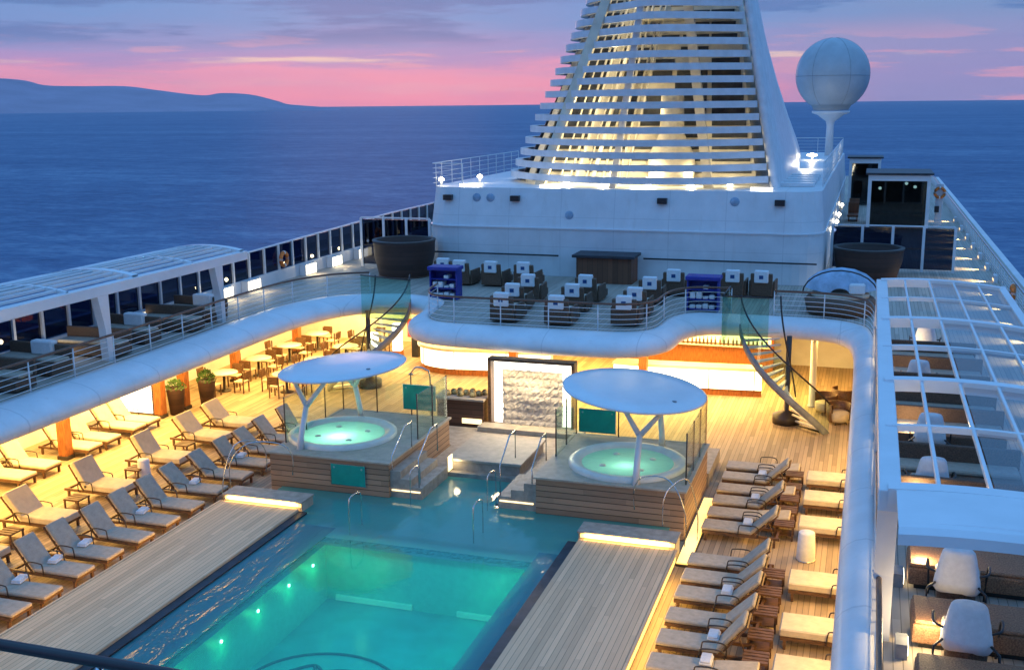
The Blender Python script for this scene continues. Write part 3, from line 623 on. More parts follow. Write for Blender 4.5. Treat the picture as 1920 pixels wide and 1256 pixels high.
# dining tables and chairs
def mk_table():
    t_ = thing('dining_table', '', 'table', (0, 0, 0), 0, 'dining tables under the overhang')
    MB().lathe([(0, 0), (.52, 0), (.55, .02), (.55, .045), (0, .045)], (0, 0, .72), 28).build('table_top', 'table_top', t_, False)
    MB().lathe([(.26, 0), (.26, .03), (.06, .07), (.05, .72)], (0, 0, 0), 14).build('pedestal', 'bronze_metal', t_, False); return t_
def mk_chair():
    t_ = thing('dining_chair', '', 'chair', (0, 0, 0), 0, 'brown dining chairs')
    MB().pillow(-.22, .22, -.22, .22, .42, .48, .015).build('seat', 'cream_cushion', t_, False)
    MB().box(-.22, .22, .2, .24, .58, .9, Matrix.Rotation(-.1, 4, 'X')).build('backrest', 'lounger_wood', t_, False)
    for x in (-.2, .2):
        for y in (-.2, .2): MB().box(x - .02, x + .02, y - .02, y + .02, 0, .42 if y < 0 else .85).build('leg', 'lounger_wood', t_, False)
    return t_
ptab, pch = placer(mk_table), placer(mk_chair)
sides = [(0, .78, 0, 'funnel'), (0, -.78, pi, 'near'), (.78, 0, -pi / 2, 'pool'), (-.78, 0, pi / 2, 'windbreak')]
for r_, (x, rn) in enumerate([(-23.9, 'outer'), (-21.4, 'inner')]):
    for i, y in enumerate([36.4, 39.0, 41.6, 44.2]):
        if r_ == 1: y += .5
        ptab((x, y, 0), 0, f'round lit dining table in the {rn} row, {ORD[i]} from the planters')
        for dx, dy, rz, nm in sides: pch((x + dx, y + dy, 0), rz, f'brown dining chair on the {nm} side of the {ORD[i]} table in the {rn} row')
def lantern(x, y, lab, h):
    t_ = thing('floor_lantern', lab, 'lantern', (x, y, 0), 0, 'glowing lanterns under the deck')
    MB().box(x - .2, x + .2, y - .2, y + .2, 0, .35).build('base', 'column_wood', t_); MB().box(x - .17, x + .17, y - .17, y + .17, .35, .35 + h).build('shade', 'lamp_cool', t_)
lantern(-19.6, 43.6, 'tall glowing lantern behind the tilted disc canopy', 1.2); lantern(-20.6, 43.2, 'shorter glowing lantern next to the far dining tables', .8)
t_ = thing('fire_cabinet', 'red fire equipment cabinet by the end of the curved bar', 'cabinet', (-19.1, 44.0, 0)); MB().box(-19.25, -18.95, 43.9, 44.1, .9, 1.7).build('cabinet_box', 'red_paint', t_, bevel=.02); MB().box(-19.05, -18.75, 43.88, 44.12, 0, .88).build('stand', 'black_metal', t_)

# ------------------------------------------------------------------ loungers
def mk_lounger(kind):
    seat, back, wd, th, ang = {'grey2': ('taupe_cushion', 'grey_cushion', .66, .09, 45), 'grey3': ('taupe_cushion', 'grey_cushion', .66, .09, 59), 'thick2': ('cream_cushion', 'cream_cushion', .84, .17, 50), 'grey': ('taupe_cushion', 'grey_cushion', .66, .09, 52), 'grey_flat': ('taupe_cushion', 'taupe_cushion', .66, .09, 6), 'thick': ('cream_cushion', 'cream_cushion', .84, .17, 58), 'yellow': ('cream_cushion', 'cream_cushion', .72, .10, 55)}[kind]
    grp = {'grey2': 'grey loungers along the pool', 'grey3': 'grey loungers along the pool', 'thick2': 'cream cushioned lounge chairs', 'grey': 'grey loungers along the pool', 'grey_flat': 'grey loungers along the pool', 'thick': 'cream cushioned lounge chairs', 'yellow': 'cream loungers under the overhang'}[kind]
    t_ = thing('sun_lounger', '', 'sun lounger', (0, 0, 0), 0, grp); h = wd / 2; zt = .27
    mb = MB()
    for y in (-h, h - .05): mb.box(-1.95, 0, y, y + .05, zt - .07, zt)
    for x in (-1.9, -1.3, -.65, -.06): mb.box(x, x + .05, -h + .05, h - .05, zt - .06, zt - .005)
    mb.build('frame', 'lounger_wood', t_, False)
    for x in (-1.85, -.12):
        for y in (-h + .002, h - .062): MB().box(x, x + .06, y, y + .06, 0, zt - .07).build('leg', 'lounger_wood', t_, False)
    MB().pillow(-1.27, .02, -h + .01, h - .01, zt, zt + th, .025).build('seat_cushion', seat, t_, False)
    m_ = Matrix.Translation((-1.26, 0, zt + .01)) @ Matrix.Rotation(radians(ang), 4, 'Y')
    MB().pillow(-.86, 0, -h + .01, h - .01, 0, th, .025, m_).build('back_cushion', back, t_, False)
    mb = MB(); m2 = Matrix.Translation((-1.26, 0, zt - .02)) @ Matrix.Rotation(radians(ang), 4, 'Y')
    for y in (-h, h - .035): mb.box(-.88, 0, y, y + .035, -.035, 0, m2)
    mb.box(-.88, -.84, -h + .035, h - .035, -.035, 0, m2); mb.box(-.45, -.41, -h + .035, h - .035, -.035, 0, m2)
    if ang > 20: mb.tube([m2 @ Vector((-.5, 0, -.035)), (-1.75, 0, zt - .06)], .015, 6)
    mb.build('back_frame', 'lounger_wood', t_, False)
    for y in (-h - .03, h + .03): MB().tube(catmull([(-.92, y, zt - .03), (-.94, y, zt + .2), (-1.0, y, zt + .26), (-1.3, y, zt + .27), (-1.42, y, zt + .2), (-1.42, y, zt - .03)], 3), .016, 6).build('armrest', 'bronze_metal', t_, False)
    return t_
lou = placer(mk_lounger)
def towel(x, y, z, rz, lab):
    t_ = thing('folded_towel', lab, 'towel', (x, y, z), rz, 'folded white pool towels')
    MB().pillow(-.12, .12, -.2, .2, 0, .05, .015).build('lower_fold', 'towel_white', t_, False); MB().pillow(-.11, .1, -.19, .19, .05, .09, .015).build('upper_fold', 'towel_white', t_, False)
A = [16.55, 17.7, 18.62, 19.8, 20.85, 21.98, 23.15, 24.3, 25.6, 26.9, 28.1, 29.35, 30.55, 31.8]
for i, y in enumerate(A):
    lou((-17.05 + random.uniform(-.06, .06), y, 0), random.uniform(-.05, .05), f'grey sun lounger of the long poolside row by the windbreak, {ORD[i]} from the near end', random.choice(('grey', 'grey', 'grey2', 'grey3')))
    if i in (2, 3, 4, 6, 8, 10): towel(-18.15, y + .22, .37, .2, f'folded white towel on the {ORD[i]} lounger of the long poolside row')
Bm = [19.9, 22.45, 24.95, 27.75, 30.0, 31.7]
for i, y in enumerate(Bm): lou((-19.75, y, 0), random.uniform(-.05, .05), f'thick cream lounge chair behind the long grey row, {ORD[i]} from the near end', random.choice(('thick', 'thick2')))
Cm = [22.2, 23.2, 25.0, 26.05, 28.0, 28.95, 30.3, 31.1]
for i, y in enumerate(Cm): lou((-23.35, y, 0), 0, f'yellow lit cream lounger under the windbreak side overhang, {ORD[i]} from the near end', 'yellow')
D = [(19.5, 1), (20.55, 0), (21.6, 0), (22.75, 0), (23.7, 0), (24.65, 0), (26.95, 0), (27.9, 1), (28.85, 0), (29.85, 1), (30.9, 0), (31.9, 1)]
for i, (y, fl) in enumerate(D):
    lou((-3.62, y, 0), pi + random.uniform(-.02, .02), f'{"flat laid" if fl else "raised back"} grey lounger in the packed row, {ORD[i]} from the near end', 'grey_flat' if fl else random.choice(('grey', 'grey2', 'grey2')))
    if i in (0, 1, 3, 6, 8, 10): towel(-2.52, y + .2, .37, 0, f'folded white towel on the {ORD[i]} lounger of the packed row')
E_ = [19.9, 21.75, 24.05, 27.6, 29.6, 31.3]
for i, y in enumerate(E_): lou((-1.25, y, 0), pi, f'cream lounger emerging below the packed row side overhang, {ORD[i]} from the near end', 'thick')
def mk_side():
    t_ = thing('side_table', '', 'side table', (0, 0, 0), 0, 'small dark slatted side tables')
    mb = MB(); mb.box(-.25, .25, -.25, .25, .36, .385)
    for i in range(4): mb.box(-.25, .25, -.24 + i * .13, -.15 + i * .13, .385, .405)
    mb.build('table_top', 'lounger_wood', t_, False)
    for x in (-.22, .22):
        for y in (-.22, .22): MB().box(x - .02, x + .02, y - .02, y + .02, 0, .36).build('leg', 'lounger_wood', t_, False)
    MB().box(-.2, .2, -.2, .2, .12, .14).build('lower_shelf', 'lounger_wood', t_, False); return t_
side = placer(mk_side)
for i, y in enumerate([20.1, 21.1, 22.2, 23.2, 24.2, 27.4, 28.4, 29.3, 30.3, 31.4]): side((-1.62, y, 0), 0, f'dark slatted side table behind the packed loungers, {ORD[i]} from the near end')
for i, y in enumerate([21.2, 23.75, 26.4, 28.9]): side((-20.6, y, 0), 0, f'dark side table between thick cream lounge chairs, {ORD[i]} from the near end')
def bin_(x, y, lab, r=.2, h=.62):
    t_ = thing('lamp_drum', lab, 'lamp', (x, y, 0), 0, 'white drum lamps on the pool deck')
    MB().lathe([(r * .9, 0), (r, .04), (r * .85, h), (r * .8, h + .02), (0, h + .02)], (x, y, 0), 20).build('drum', 'towel_white', t_); MB().lathe([(r * .98, 0), (r * 1.02, 0), (r * 1.02, .03), (r * .98, .03)], (x, y, 0), 20).build('base_ring', 'steel', t_)
bin_(-20.4, 26.5, 'white tapered drum standing among the cream lounge chairs'); bin_(-1.0, 26.1, 'white tapered drum in the gap of the packed lounger side', .23, .7)

# ------------------------------------------------------------------ railings
def railing(path, z, h, label, wires=5, step=1.7, hand='rail_wood', m='white_paint', name='railing', hr=.04, r=.022):
    P = [Vector((x, y, z)) for x, y in path]; t_ = thing(name, label, 'railing', tuple(P[len(P) // 2]))
    top = [p + Vector((0, 0, h)) for p in P]
    MB().tube(top, hr, 8).build('handrail', hand, t_)
    mb = MB()
    for k in range(wires): mb.tube([p + Vector((0, 0, h * (k + .7) / (wires + .7))) for p in P], .011, 5)
    mb.build('wires', 'steel' if m != 'white_paint' else m, t_)
    acc = 0; last = -9
    for i, p in enumerate(P):
        if i: acc += (P[i] - P[i - 1]).length
    L_ = acc; n = min(98, max(1, int(L_ / step))); ds = L_ / n; tgt = 0; acc = 0
    for i in range(len(P) - 1):
        seg = (P[i + 1] - P[i]).length
        while tgt <= acc + seg + 1e-4:
            p = P[i].lerp(P[i + 1], (tgt - acc) / seg if seg else 0)
            MB().tube([p, p + Vector((0, 0, h))], r, 6).build('post', m, t_); tgt += ds
        acc += seg
    return t_
def sub(a, b_): return [p for p in RL if True][a:b_]
iA = min(range(len(RL)), key=lambda i: math.hypot(RL[i][0] + 19.0, RL[i][1] - 39.8))
iB = min(range(len(RL)), key=lambda i: math.hypot(RL[i][0] + 15.2, RL[i][1] - 37.6))
iC = min(range(len(RL)), key=lambda i: math.hypot(RL[i][0] + 4.6, RL[i][1] - 39.2))
iD = min(range(len(RL)), key=lambda i: math.hypot(RL[i][0] + 2.9, RL[i][1] - 39.2))
railing(RL[:iA + 1], ZU, .92, 'long white wire railing on the windbreak side of the upper deck opening')
railing(RL[iB:iC + 1], ZU, .98, 'curved white wire railing in front of the wicker chairs on the upper deck')
railing(RL[iD:], ZU, .95, 'white wire railing on the pergola side of the upper deck opening')
railing([(-.2 - i * 1.2 * 0 + 5.4 + .2, 20 + i * 3) for i in range(33)], ZU, .78, 'long outer railing beside the deck step lights', wires=6, step=1.0, hand='steel')
# nearest rail, camera's own balcony
t_ = thing('balcony_rail', 'dark round handrail crossing the bottom corner closest to the camera', 'railing', (0, 3.05, 7.9))
MB().tube([(-9, 3.05, 9), (9, 3.05, 9)], .022, 12).build('handrail', 'black_metal', t_)
for x in (-8.6, -6.4, -4.4, -2.62, 0, 2.6, 5.2, 8): MB().tube([(x, 3.05, 7.9), (x, 3.05, 8.985)], .014, 8).build('post', 'steel', t_)
struct(MB().box(-10, 10, -5, 3.2, 7.6, 7.9), 'lookout_deck', 'deck_grey')

# windbreak
t_ = thing('windbreak', 'long dark glass windbreak with white posts along the open sea', 'windbreak', (-24.5, 40, ZU))
ztop = lambda y: 4.78 + max(0, min(1, (y - 26) / 28)) * .55; zbot = lambda y: 3.88 + max(0, min(1, (y - 26) / 20)) * .16
ys = [14 + i * 1.22 for i in range(46)]
MB().loft([[(-24.5 + dx, y, zz(y)) for y in ys] for dx, zz in ((-.05, lambda y: ztop(y)), (.05, lambda y: ztop(y)), (.05, lambda y: ztop(y) + .05), (-.05, lambda y: ztop(y) + .05))], False, True).build('top_rail', 'white_paint', t_)
MB().loft([[(-24.5 + dx, y, zz(y)) for y in ys] for dx, zz in ((.12, lambda y: ZU), (.12, lambda y: zbot(y)), (-.12, lambda y: zbot(y)), (-.12, lambda y: ZU))], False).build('base_wall', 'white_paint', t_)
for i, y in enumerate(ys):
    MB().box(-24.55, -24.41, y - .05, y + .05, ZU + .1, ztop(y)).build('post', 'white_paint', t_)
    if i < len(ys) - 1: MB().box(-24.52, -24.49, y + .05, y + 1.17, zbot(y), ztop(y + .6) - .02).build('glass_panel', 'windbreak_glass', t_)
WLY = [26.6, 32.0, 37.2, 39.3, 44.2, 46.8, 49.7, 53.0]
def lbox(y, lab, l=1.0):
    q = thing('wall_light', lab, 'light', (-24.3, y, ZU), 0, 'white glowing lights along the windbreak foot')
    MB().box(-24.36, -24.05, y - l / 2, y + l / 2, ZU, ZU + .5).build('housing', 'white_paint', q); MB().box(-24.048, -24.03, y - l / 2 + .03, y + l / 2 - .03, ZU + .06, ZU + .46).build('diffuser', 'box_glow', q)
    point('wall_lamp', (-23.6, y, ZU + .45), 14, (1, .82, .5))
for i, y in enumerate(WLY): lbox(y, f'white glowing box light at the windbreak foot, {ORD[i]} from the near end')

# pergolas
def pergola(xi, xo, y0, y1, crossY, colsY, label, solid):
    t_ = thing('pergola', label, 'pergola', ((xi + xo) / 2, (y0 + y1) / 2, ZU), 0, 'white arched pergola roofs on the upper deck')
    s_ = 1 if xo > xi else -1; W = abs(xo - xi)
    zf = lambda u: 5.86 + (.09 if s_ > 0 else .2) * (1 - (2 * u / W - 1) ** 2) * 1.0 - .12 * (u / W)
    def bar_(u, w_, hh, ya, yb, nm, mm='white_gloss'):
        a, b_ = sorted((xi + s_ * u, xi + s_ * (u + w_))); return MB().box(a, b_, ya, yb, zf(u) - hh, zf(u)).build(nm, mm, t_, bevel=.02)
    bar_(-.12, .3, .32, y0, y1, 'inner_beam'); bar_(W - .1, .2, .25, y0, y1, 'outer_beam')
    for y in crossY:
        n = 10; mb = MB()
        rows = [[(xi + s_ * W * k / n, y + dy, zf(W * k / n) + dz) for k in range(n + 1)] for dy, dz in ((-.14, -.2), (.14, -.2), (.14, .03), (-.14, .03))]
        mb.loft(rows, False, True).build('cross_beam', 'white_gloss', t_)
    for y in [(a + b_) / 2 for a, b_ in zip(crossY[:-1], crossY[1:])]:
        n = 10; MB().loft([[(xi + s_ * W * k / n, y + dy, zf(W * k / n) + dz) for k in range(n + 1)] for dy, dz in ((-.05, -.1), (.05, -.1), (.05, .005), (-.05, .005))], False, True).build('purlin', 'white_gloss', t_)
    k = 5 if s_ > 0 else 9
    for i in range(1, k): bar_(W * i / k - .03, .06, .1, y0, y1, 'batten')
    n = 10; MB().loft([[(xi + s_ * W * (.42 + .56 * k_ / n), y, zf(W * (.42 + .56 * k_ / n)) - .06) for k_ in range(n + 1)] for y in (y0 + .2, y1 - .2)]).build('roof_glazing', 'roof_glass' if s_ > 0 else 'slat_glass', t_)
    for y in colsY:
        mb = MB(); x = xi + s_ * .02
        mb.loft([[(x - .13, y - .26 * q, z), (x + .13, y - .26 * q, z), (x + .13, y + .12, z), (x - .13, y + .12, z), (x - .13, y - .26 * q, z)] for z, q in ((ZU, .35), (ZU + 1, .5), (5.6, 1.5))], False); mb.build('column', 'white_paint', t_)
    if solid:
        ya, yb = solid; n = 10
        MB().loft([[(xi + s_ * (.1 + W * k_ / n), y, zf(W * k_ / n) + dz) for k_ in range(n + 1)] for y, dz in ((ya, -.14), (ya, .0), (ya + .1, .06), (yb - .1, .06), (yb, .0))], False).build('end_panel', 'white_gloss', t_)
        MB().loft([[(xi + s_ * (.35 + (W - .5) * k_ / n), y, zf(W * k_ / n) + .075 + dz) for k_ in range(n + 1)] for y, dz in ((ya + .22, -.02), (ya + .25, 0), (yb - .25, 0), (yb - .22, -.02))], False).build('raised_field', 'white_gloss', t_)
    return t_
pergola(.46, 3.75, 14.9, 33.7, [15.0, 21.2, 27.4, 33.5], [15.3, 21.2, 27.4, 33.3], 'white pergola roof with open battens over wide wicker daybeds', (13.3, 14.85))
pergola(-21.75, -25.2, 12, 35.0, [16.2, 22.4, 28.6, 34.8], [20.7, 27.0, 33.2], 'white arched pergola roof beside the windbreak and open sea', None)

# ------------------------------------------------------------------ upper deck furniture
def mk_wicker():
    t_ = thing('wicker_chair', '', 'chair', (0, 0, 0), 0, 'dark wicker lounge chairs on the upper deck')
    MB().box(-.42, .42, 0, 1.5, .06, .34).build('base', 'wicker', t_, False, bevel=.03)
    MB().pillow(-.38, .38, .1, 1.48, .34, .46, .03).build('seat_cushion', 'taupe_cushion', t_, False)
    MB().box(-.42, .42, -.08, .08, .08, .98, Matrix.Rotation(radians(8), 4, 'X')).build('backrest', 'wicker', t_, False, bevel=.03)
    for x in (-.5, .42): MB().box(x, x + .08, 0, .95, .06, .66).build('armrest', 'wicker', t_, False, bevel=.02)
    tw = MB().pillow(-.27, .27, -.27, -.02, .62, 1.1, .03).build('head_towel', 'towel_white', t_, False)
    MB().box(-.08, .08, -.278, -.2705, .78, .92).build('towel_emblem', 'emblem_blue', tw, False); return t_
wk = placer(mk_wicker)
W_ = [(-12.0, 35.75, 'corner', 0), (-12.25, 37.75, 0, 0), (-12.35, 40.0, 0, 0), (-10.0, 35.7, 0, 0), (-10.1, 38.2, 0, 0), (-10.15, 40.4, 0, 0), (-7.75, 36.2, 0, 0), (-7.75, 38.0, 0, 0), (-7.7, 40.5, 0, 0), (-7.15, 42.6, 0, 0), (-14.9, 43.0, 0, 0), (-13.5, 43.1, 0, 0), (-17.2, 43.4, 0, 0), (-16.3, 43.0, 0, 0), (-4.9, 43.0, 0, 0), (-3.8, 43.1, 0, 0)]
WL = ['nearest wicker chair in the column before the twin far chairs', 'second wicker chair in the column farthest from the stair', 'third wicker chair in the column farthest from the stair', 'nearest wicker chair in the column below the red bar', 'second wicker chair in the column below the red bar', 'wicker chair closest to the red wood bar', 'nearest wicker chair in the column by the railing curve', 'second wicker chair in the column by the railing curve', 'third wicker chair in the column by the railing curve', 'rearmost wicker chair beside the blue towel cabinet near the stair', 'wicker chair against the white house, with its neighbour beside', 'wicker chair against the white house without space to its neighbour', 'wicker chair behind the blue towel cabinet by the round planter', 'second wicker chair behind the blue towel cabinet by the round planter', 'wicker chair by the white wall next to the blue cabinet', 'wicker chair by the white wall closest to the domed daybed']
for (x, y, *_), lab in zip(W_, WL): wk((x, y, ZU), random.uniform(-.06, .06), 'dark ' + lab)
RW = [(1.55, 14.55, 'nearest the bottom edge'), (1.55, 16.4, 'just beyond the solid roof panel edge'), (1.4, 20.8, 'under the first pergola bay'), (1.5, 23.9, 'under the second pergola bay'), (1.45, 29.0, 'under the third pergola bay'), (1.8, 33.6, 'under the far end of the pergola')]
def mk_shell():
    t_ = thing('towel_chair', '', 'chair', (0, 0, 0), 0, 'chairs with white towels under the pergola')
    sq = Matrix.Diagonal((1, .62, 1, 1))
    rg = random.Random(4); pf_ = [(.33, .40), (.315, .55), (.285, .72), (.25, .90), (.228, .98), (.20, 1.015), (.1, 1.03), (0, 1.03)]
    o_ = MB().lathe(pf_, (0, 0, 0), 28, m=sq); o_.v = [(x * (1 + .07 * sin(9 * math.atan2(y, x)) * (1.05 - z)), y * (1 + .05 * sin(7 * math.atan2(y, x) + 1) * (1.05 - z)), z + (.02 * sin(3 * math.atan2(y, x)) if z < .45 else 0)) for x, y, z in o_.v]
    o_.build('towel_cover', 'towel_white', t_, False)
    MB().lathe([(.27, .12), (.27, .44), (.21, .8), (.17, .93), (0, .95)], (0, .0, 0), 20, m=sq).build('backrest', 'wicker', t_, False)
    MB().pillow(-.32, .32, .2, .72, .38, .48, .03).build('seat', 'taupe_cushion', t_, False)
    for s_ in (-1, 1):
        MB().tube(catmull([(s_ * .3, .02, .62), (s_ * .42, .1, .64), (s_ * .44, .45, .62), (s_ * .42, .58, .5), (s_ * .4, .6, 0)], 3), .018, 6).build('armrest', 'black_metal', t_, False)
        MB().tube([(s_ * .3, -.1, .5), (s_ * .4, -.24, .46), (s_ * .42, -.2, 0)], .02, 6).build('leg', 'black_metal', t_, False)
    return t_
sh = placer(mk_shell)
for x, y, lab in RW: sh((x, y, ZU), random.uniform(-.1, .1), f'white towel covered chair {lab}')
def mk_daybed():
    t_ = thing('wicker_daybed', '', 'daybed', (0, 0, 0), 0, 'wide wicker daybeds under the pergola')
    MB().box(-1.15, 1.15, -.42, .42, .05, .36).build('base', 'wicker', t_, False, bevel=.03)
    MB().pillow(-1.1, 1.1, -.2, .38, .36, .46, .03).build('cushion', 'taupe_cushion', t_, False)
    MB().box(-1.15, 1.15, .36, .48, .36, .78).build('backrest', 'wicker', t_, False, bevel=.03); return t_
dbd = placer(mk_daybed)
for i, y in enumerate([20.0, 22.1, 25.0, 26.6, 28.2, 30.2, 32.2]): dbd((1.95, y, ZU), 0, f'wide dark wicker daybed under the pergola, {ORD[i]} from the near end')
# windbreak-side upper loungers
LW = [(-22.7, 23.3), (-23.0, 25.2), (-22.8, 27.6), (-23.1, 29.6), (-22.8, 31.6), (-23.0, 33.4)]
for i, (x, y) in enumerate(LW): dbd((x, y, ZU), .05 * (-1) ** i, f'dark wicker daybed behind the windbreak side railing, {ORD[i]} from the near end')
def draped(x, y, lab):
    t_ = thing('draped_towel', lab, 'towel', (x, y, ZU + .36), 0, 'white towels over the windbreak side daybeds')
    MB().pillow(-.38, .38, .2, .5, .1, .52, .04).build('towel_fold', 'towel_white', t_, False)
for i in (1, 3, 5): draped(LW[i][0] + .2, LW[i][1], f'white towel bundle on the {ORD[i]} windbreak side daybed')
def cabinet(x, y, w_, lab):
    t_ = thing('towel_cabinet', lab, 'cabinet', (x, y, ZU), 0, 'blue towel cabinets on the upper deck'); h = w_ / 2
    mb = MB(); mb.box(x - h, x - h + .05, y, y + .6, ZU, ZU + 1.15); mb.box(x + h - .05, x + h, y, y + .6, ZU, ZU + 1.15); mb.box(x - h + .05, x + h - .05, y + .55, y + .6, ZU, ZU + 1.15)
    for z in (.05, .42, .78): mb.box(x - h + .05, x + h - .05, y + .02, y + .55, ZU + z, ZU + z + .04)
    mb.build('cabinet_body', 'cabinet_blue', t_)
    MB().prism([(x - h - .06, y - .08), (x + h + .06, y - .08), (x + h + .06, y + .66), (x - h - .06, y + .66)], ZU + 1.15, ZU + 1.3).build('hood', 'cabinet_blue', t_, bevel=.03)
    mb = MB(); rng = random.Random(int(y))
    for z in (.09, .46, .82):
        for k in range(4):
            if rng.random() < .6: mb.pillow(x - h + .1 + k * (w_ - .2) / 4, x - h + .06 + (k + 1) * (w_ - .2) / 4, y + .06, y + .5, ZU + z, ZU + z + rng.uniform(.08, .26), .02)
    mb.build('towels', 'towel_white', t_)
    return t_
cabinet(-15.75, 39.55, 1.15, 'blue towel cabinet in front of the round dark planter'); cabinet(-5.6, 39.6, 1.15, 'blue towel cabinet beside the stair gate')
t_ = thing('bar_cabinet', 'red brown wood bar box against the white funnel house', 'bar', (-10.6, 45, ZU))
MB().box(-11.75, -9.35, 44.9, 46.2, ZU, ZU + 1.1).build('front', 'red_wood', t_); MB().box(-11.9, -9.2, 44.7, 46.2, ZU + 1.1, ZU + 1.22).build('top', 'dark_panel', t_, bevel=.02)
# round dark planters / whirl tubs
def rtub(x, y, r, h, lab):
    t_ = thing('round_planter', lab, 'planter', (x, y, ZU), 0, 'large round dark wood tubs on the upper deck')
    MB().lathe([(r * .82, 0), (r * .86, .1), (r, h * .6), (r * 1.02, h - .1), (r * 1.04, h), (r * .92, h), (r * .9, h - .3)], (x, y, ZU), 40).build('tub_body', 'dark_planter_wood', t_)
    MB().disc((x, y, ZU + h - .28), r * .9).build('dark_top', 'dark_panel', t_)
    MB().lathe([(r * 1.05, 0), (r * 1.05, .05), (r * .92, .05), (r * .92, -.02)], (x, y, ZU + h - .01), 40, cap=False).build('rim', 'bronze_metal', t_)
    MB().lathe([(r * .84, 0), (r * .88, 0), (r * .88, .04), (r * .84, .04)], (x, y, ZU + .02), 40).build('foot_ring', 'rail_wood', t_)
rtub(-19.75, 45.0, 1.36, 1.6, 'huge round dark wood tub between the windbreak and the white house'); rtub(.1, 49.4, 1.42, 1.3, 'huge round dark wood tub in front of the dark glass screens')
def screens(x0, x1, y, n, h, lab):
    t_ = thing('glass_screen', lab, 'screen', (x0, y, ZU), 0, 'dark glass screens across the deck')
    for i in range(n + 1):
        x = x0 + (x1 - x0) * i / n; MB().box(x - .06, x + .06, y - .06, y + .06, ZU, ZU + h).build('post', 'white_paint', t_)
        if i < n: MB().box(x + .06, x0 + (x1 - x0) * (i + 1) / n - .06, y - .02, y + .02, ZU + .12, ZU + h - .05).build('pane', 'windbreak_glass', t_)
    MB().box(x0, x1, y - .04, y + .04, ZU + h, ZU + h + .06).build('top_rail', 'white_paint', t_); MB().box(x0, x1, y - .03, y + .03, ZU + 1.0, ZU + 1.05).build('mid_rail', 'black_metal', t_)
screens(-1.5, 3.7, 51.6, 4, 2.0, 'dark glass screen with white posts behind the round tub near the cabin'); screens(-22.9, -19.4, 47.2, 3, 2.3, 'dark glass screen with white posts behind the round tub by the windbreak')
# domed daybed
t_ = thing('domed_daybed', 'round wicker daybed under a pale blue fabric dome by the stair', 'daybed', (-.8, 40.6, ZU))
MB().lathe([(1.15, .05), (1.25, .5), (1.15, .62), (0, .62)], (-.8, 40.6, ZU), 32).build('base', 'wicker', t_)
MB().lathe([(1.0, .62), (1.02, .74), (0, .78)], (-.8, 40.6, ZU), 32).build('mattress', 'taupe_cushion', t_)
mb = MB()
for q in (0, 1):
    rows = []
    for k in range(9):
        a = radians(8 + k * 20.5) ; rows.append([(-.8 + 1.3 * cos(a) * cos(b_), 40.6 + .5 + (1.3 * sin(b_)) * (1 if q else -1) * .75, ZU + .75 + .85 * sin(a) * cos(b_)) for b_ in [radians(d) for d in (0, 20, 40, 60, 75)]])
    mb.loft(rows)
mb.build('hood', 'fabric_blue', t_)
MB().tube([(-.8 + 1.3 * cos(radians(a)), 40.6 - .48, ZU + .75 + .87 * sin(radians(a))) for a in range(0, 181, 15)], .025, 8).build('hood_frame', 'black_metal', t_)
MB().pillow(-.5, .05, 40.1, 40.4, ZU + .78, ZU + 1.15, .05).build('cushion', 'towel_white', t_)

# ------------------------------------------------------------------ stairs
def spiral(cx, cy, a0, a1, r0, r1, label, n=17):
    t_ = thing('spiral_stair', label, 'staircase', (cx, cy, 0), 0, 'glass sided spiral stairs')
    zs_ = lambda k: ZU - .05 - (ZU - .05) * k / n
    for k in range(n):
        b0, b1 = radians(a0 + (a1 - a0) * k / n), radians(a0 + (a1 - a0) * (k + 1.1) / n); z = zs_(k + 1)
        P = [(cx + r0 * cos(b0), cy + r0 * sin(b0)), (cx + r1 * cos(b0), cy + r1 * sin(b0)), (cx + r1 * cos(b1), cy + r1 * sin(b1)), (cx + r0 * cos(b1), cy + r0 * sin(b1))]
        MB().prism(P, z - .05, z).build('tread', 'table_top', t_)
    A_ = [radians(a0 + (a1 - a0) * k / 24) for k in range(25)]
    MB().loft([[(cx + r * cos(a), cy + r * sin(a), ZU - ZU * k / 24 - dz) for k, a in enumerate(A_)] for r, dz in ((r1 - .02, .28), (r1 + .03, .28), (r1 + .03, -.02), (r1 - .02, -.02))], True, True).build('outer_stringer', 'deck_grey', t_)
    MB().loft([[(cx + r1 * cos(a), cy + r1 * sin(a), ZU - ZU * k / 24 + dz) for k, a in enumerate(A_)] for dz in (0, .95)]).build('glass_balustrade', 'green_glass', t_)
    MB().tube([(cx + r1 * cos(a), cy + r1 * sin(a), ZU - ZU * k / 24 + 1.0) for k, a in enumerate(A_)], .03, 8).build('outer_handrail', 'black_metal', t_)
    MB().tube([(cx + r0 * cos(a), cy + r0 * sin(a), ZU - ZU * k / 24 + 1.0) for k, a in enumerate(A_)], .03, 8).build('inner_handrail', 'black_metal', t_)
    MB().lathe([(r0 + .12, 0), (r0 + .12, .3), (.09, .45), (.09, ZU - .4)], (cx, cy, 0), 16).build('centre_pole', 'bronze_metal', t_)
    return t_
s1 = spiral(-2.35, 38.0, 195, 330, .35, 1.7, 'spiral glass stair rising from the floor behind the packed loungers')
s2 = spiral(-18.6, 38.6, 20, -150, .35, 1.7, 'spiral glass stair beside the dining tables and round tub')
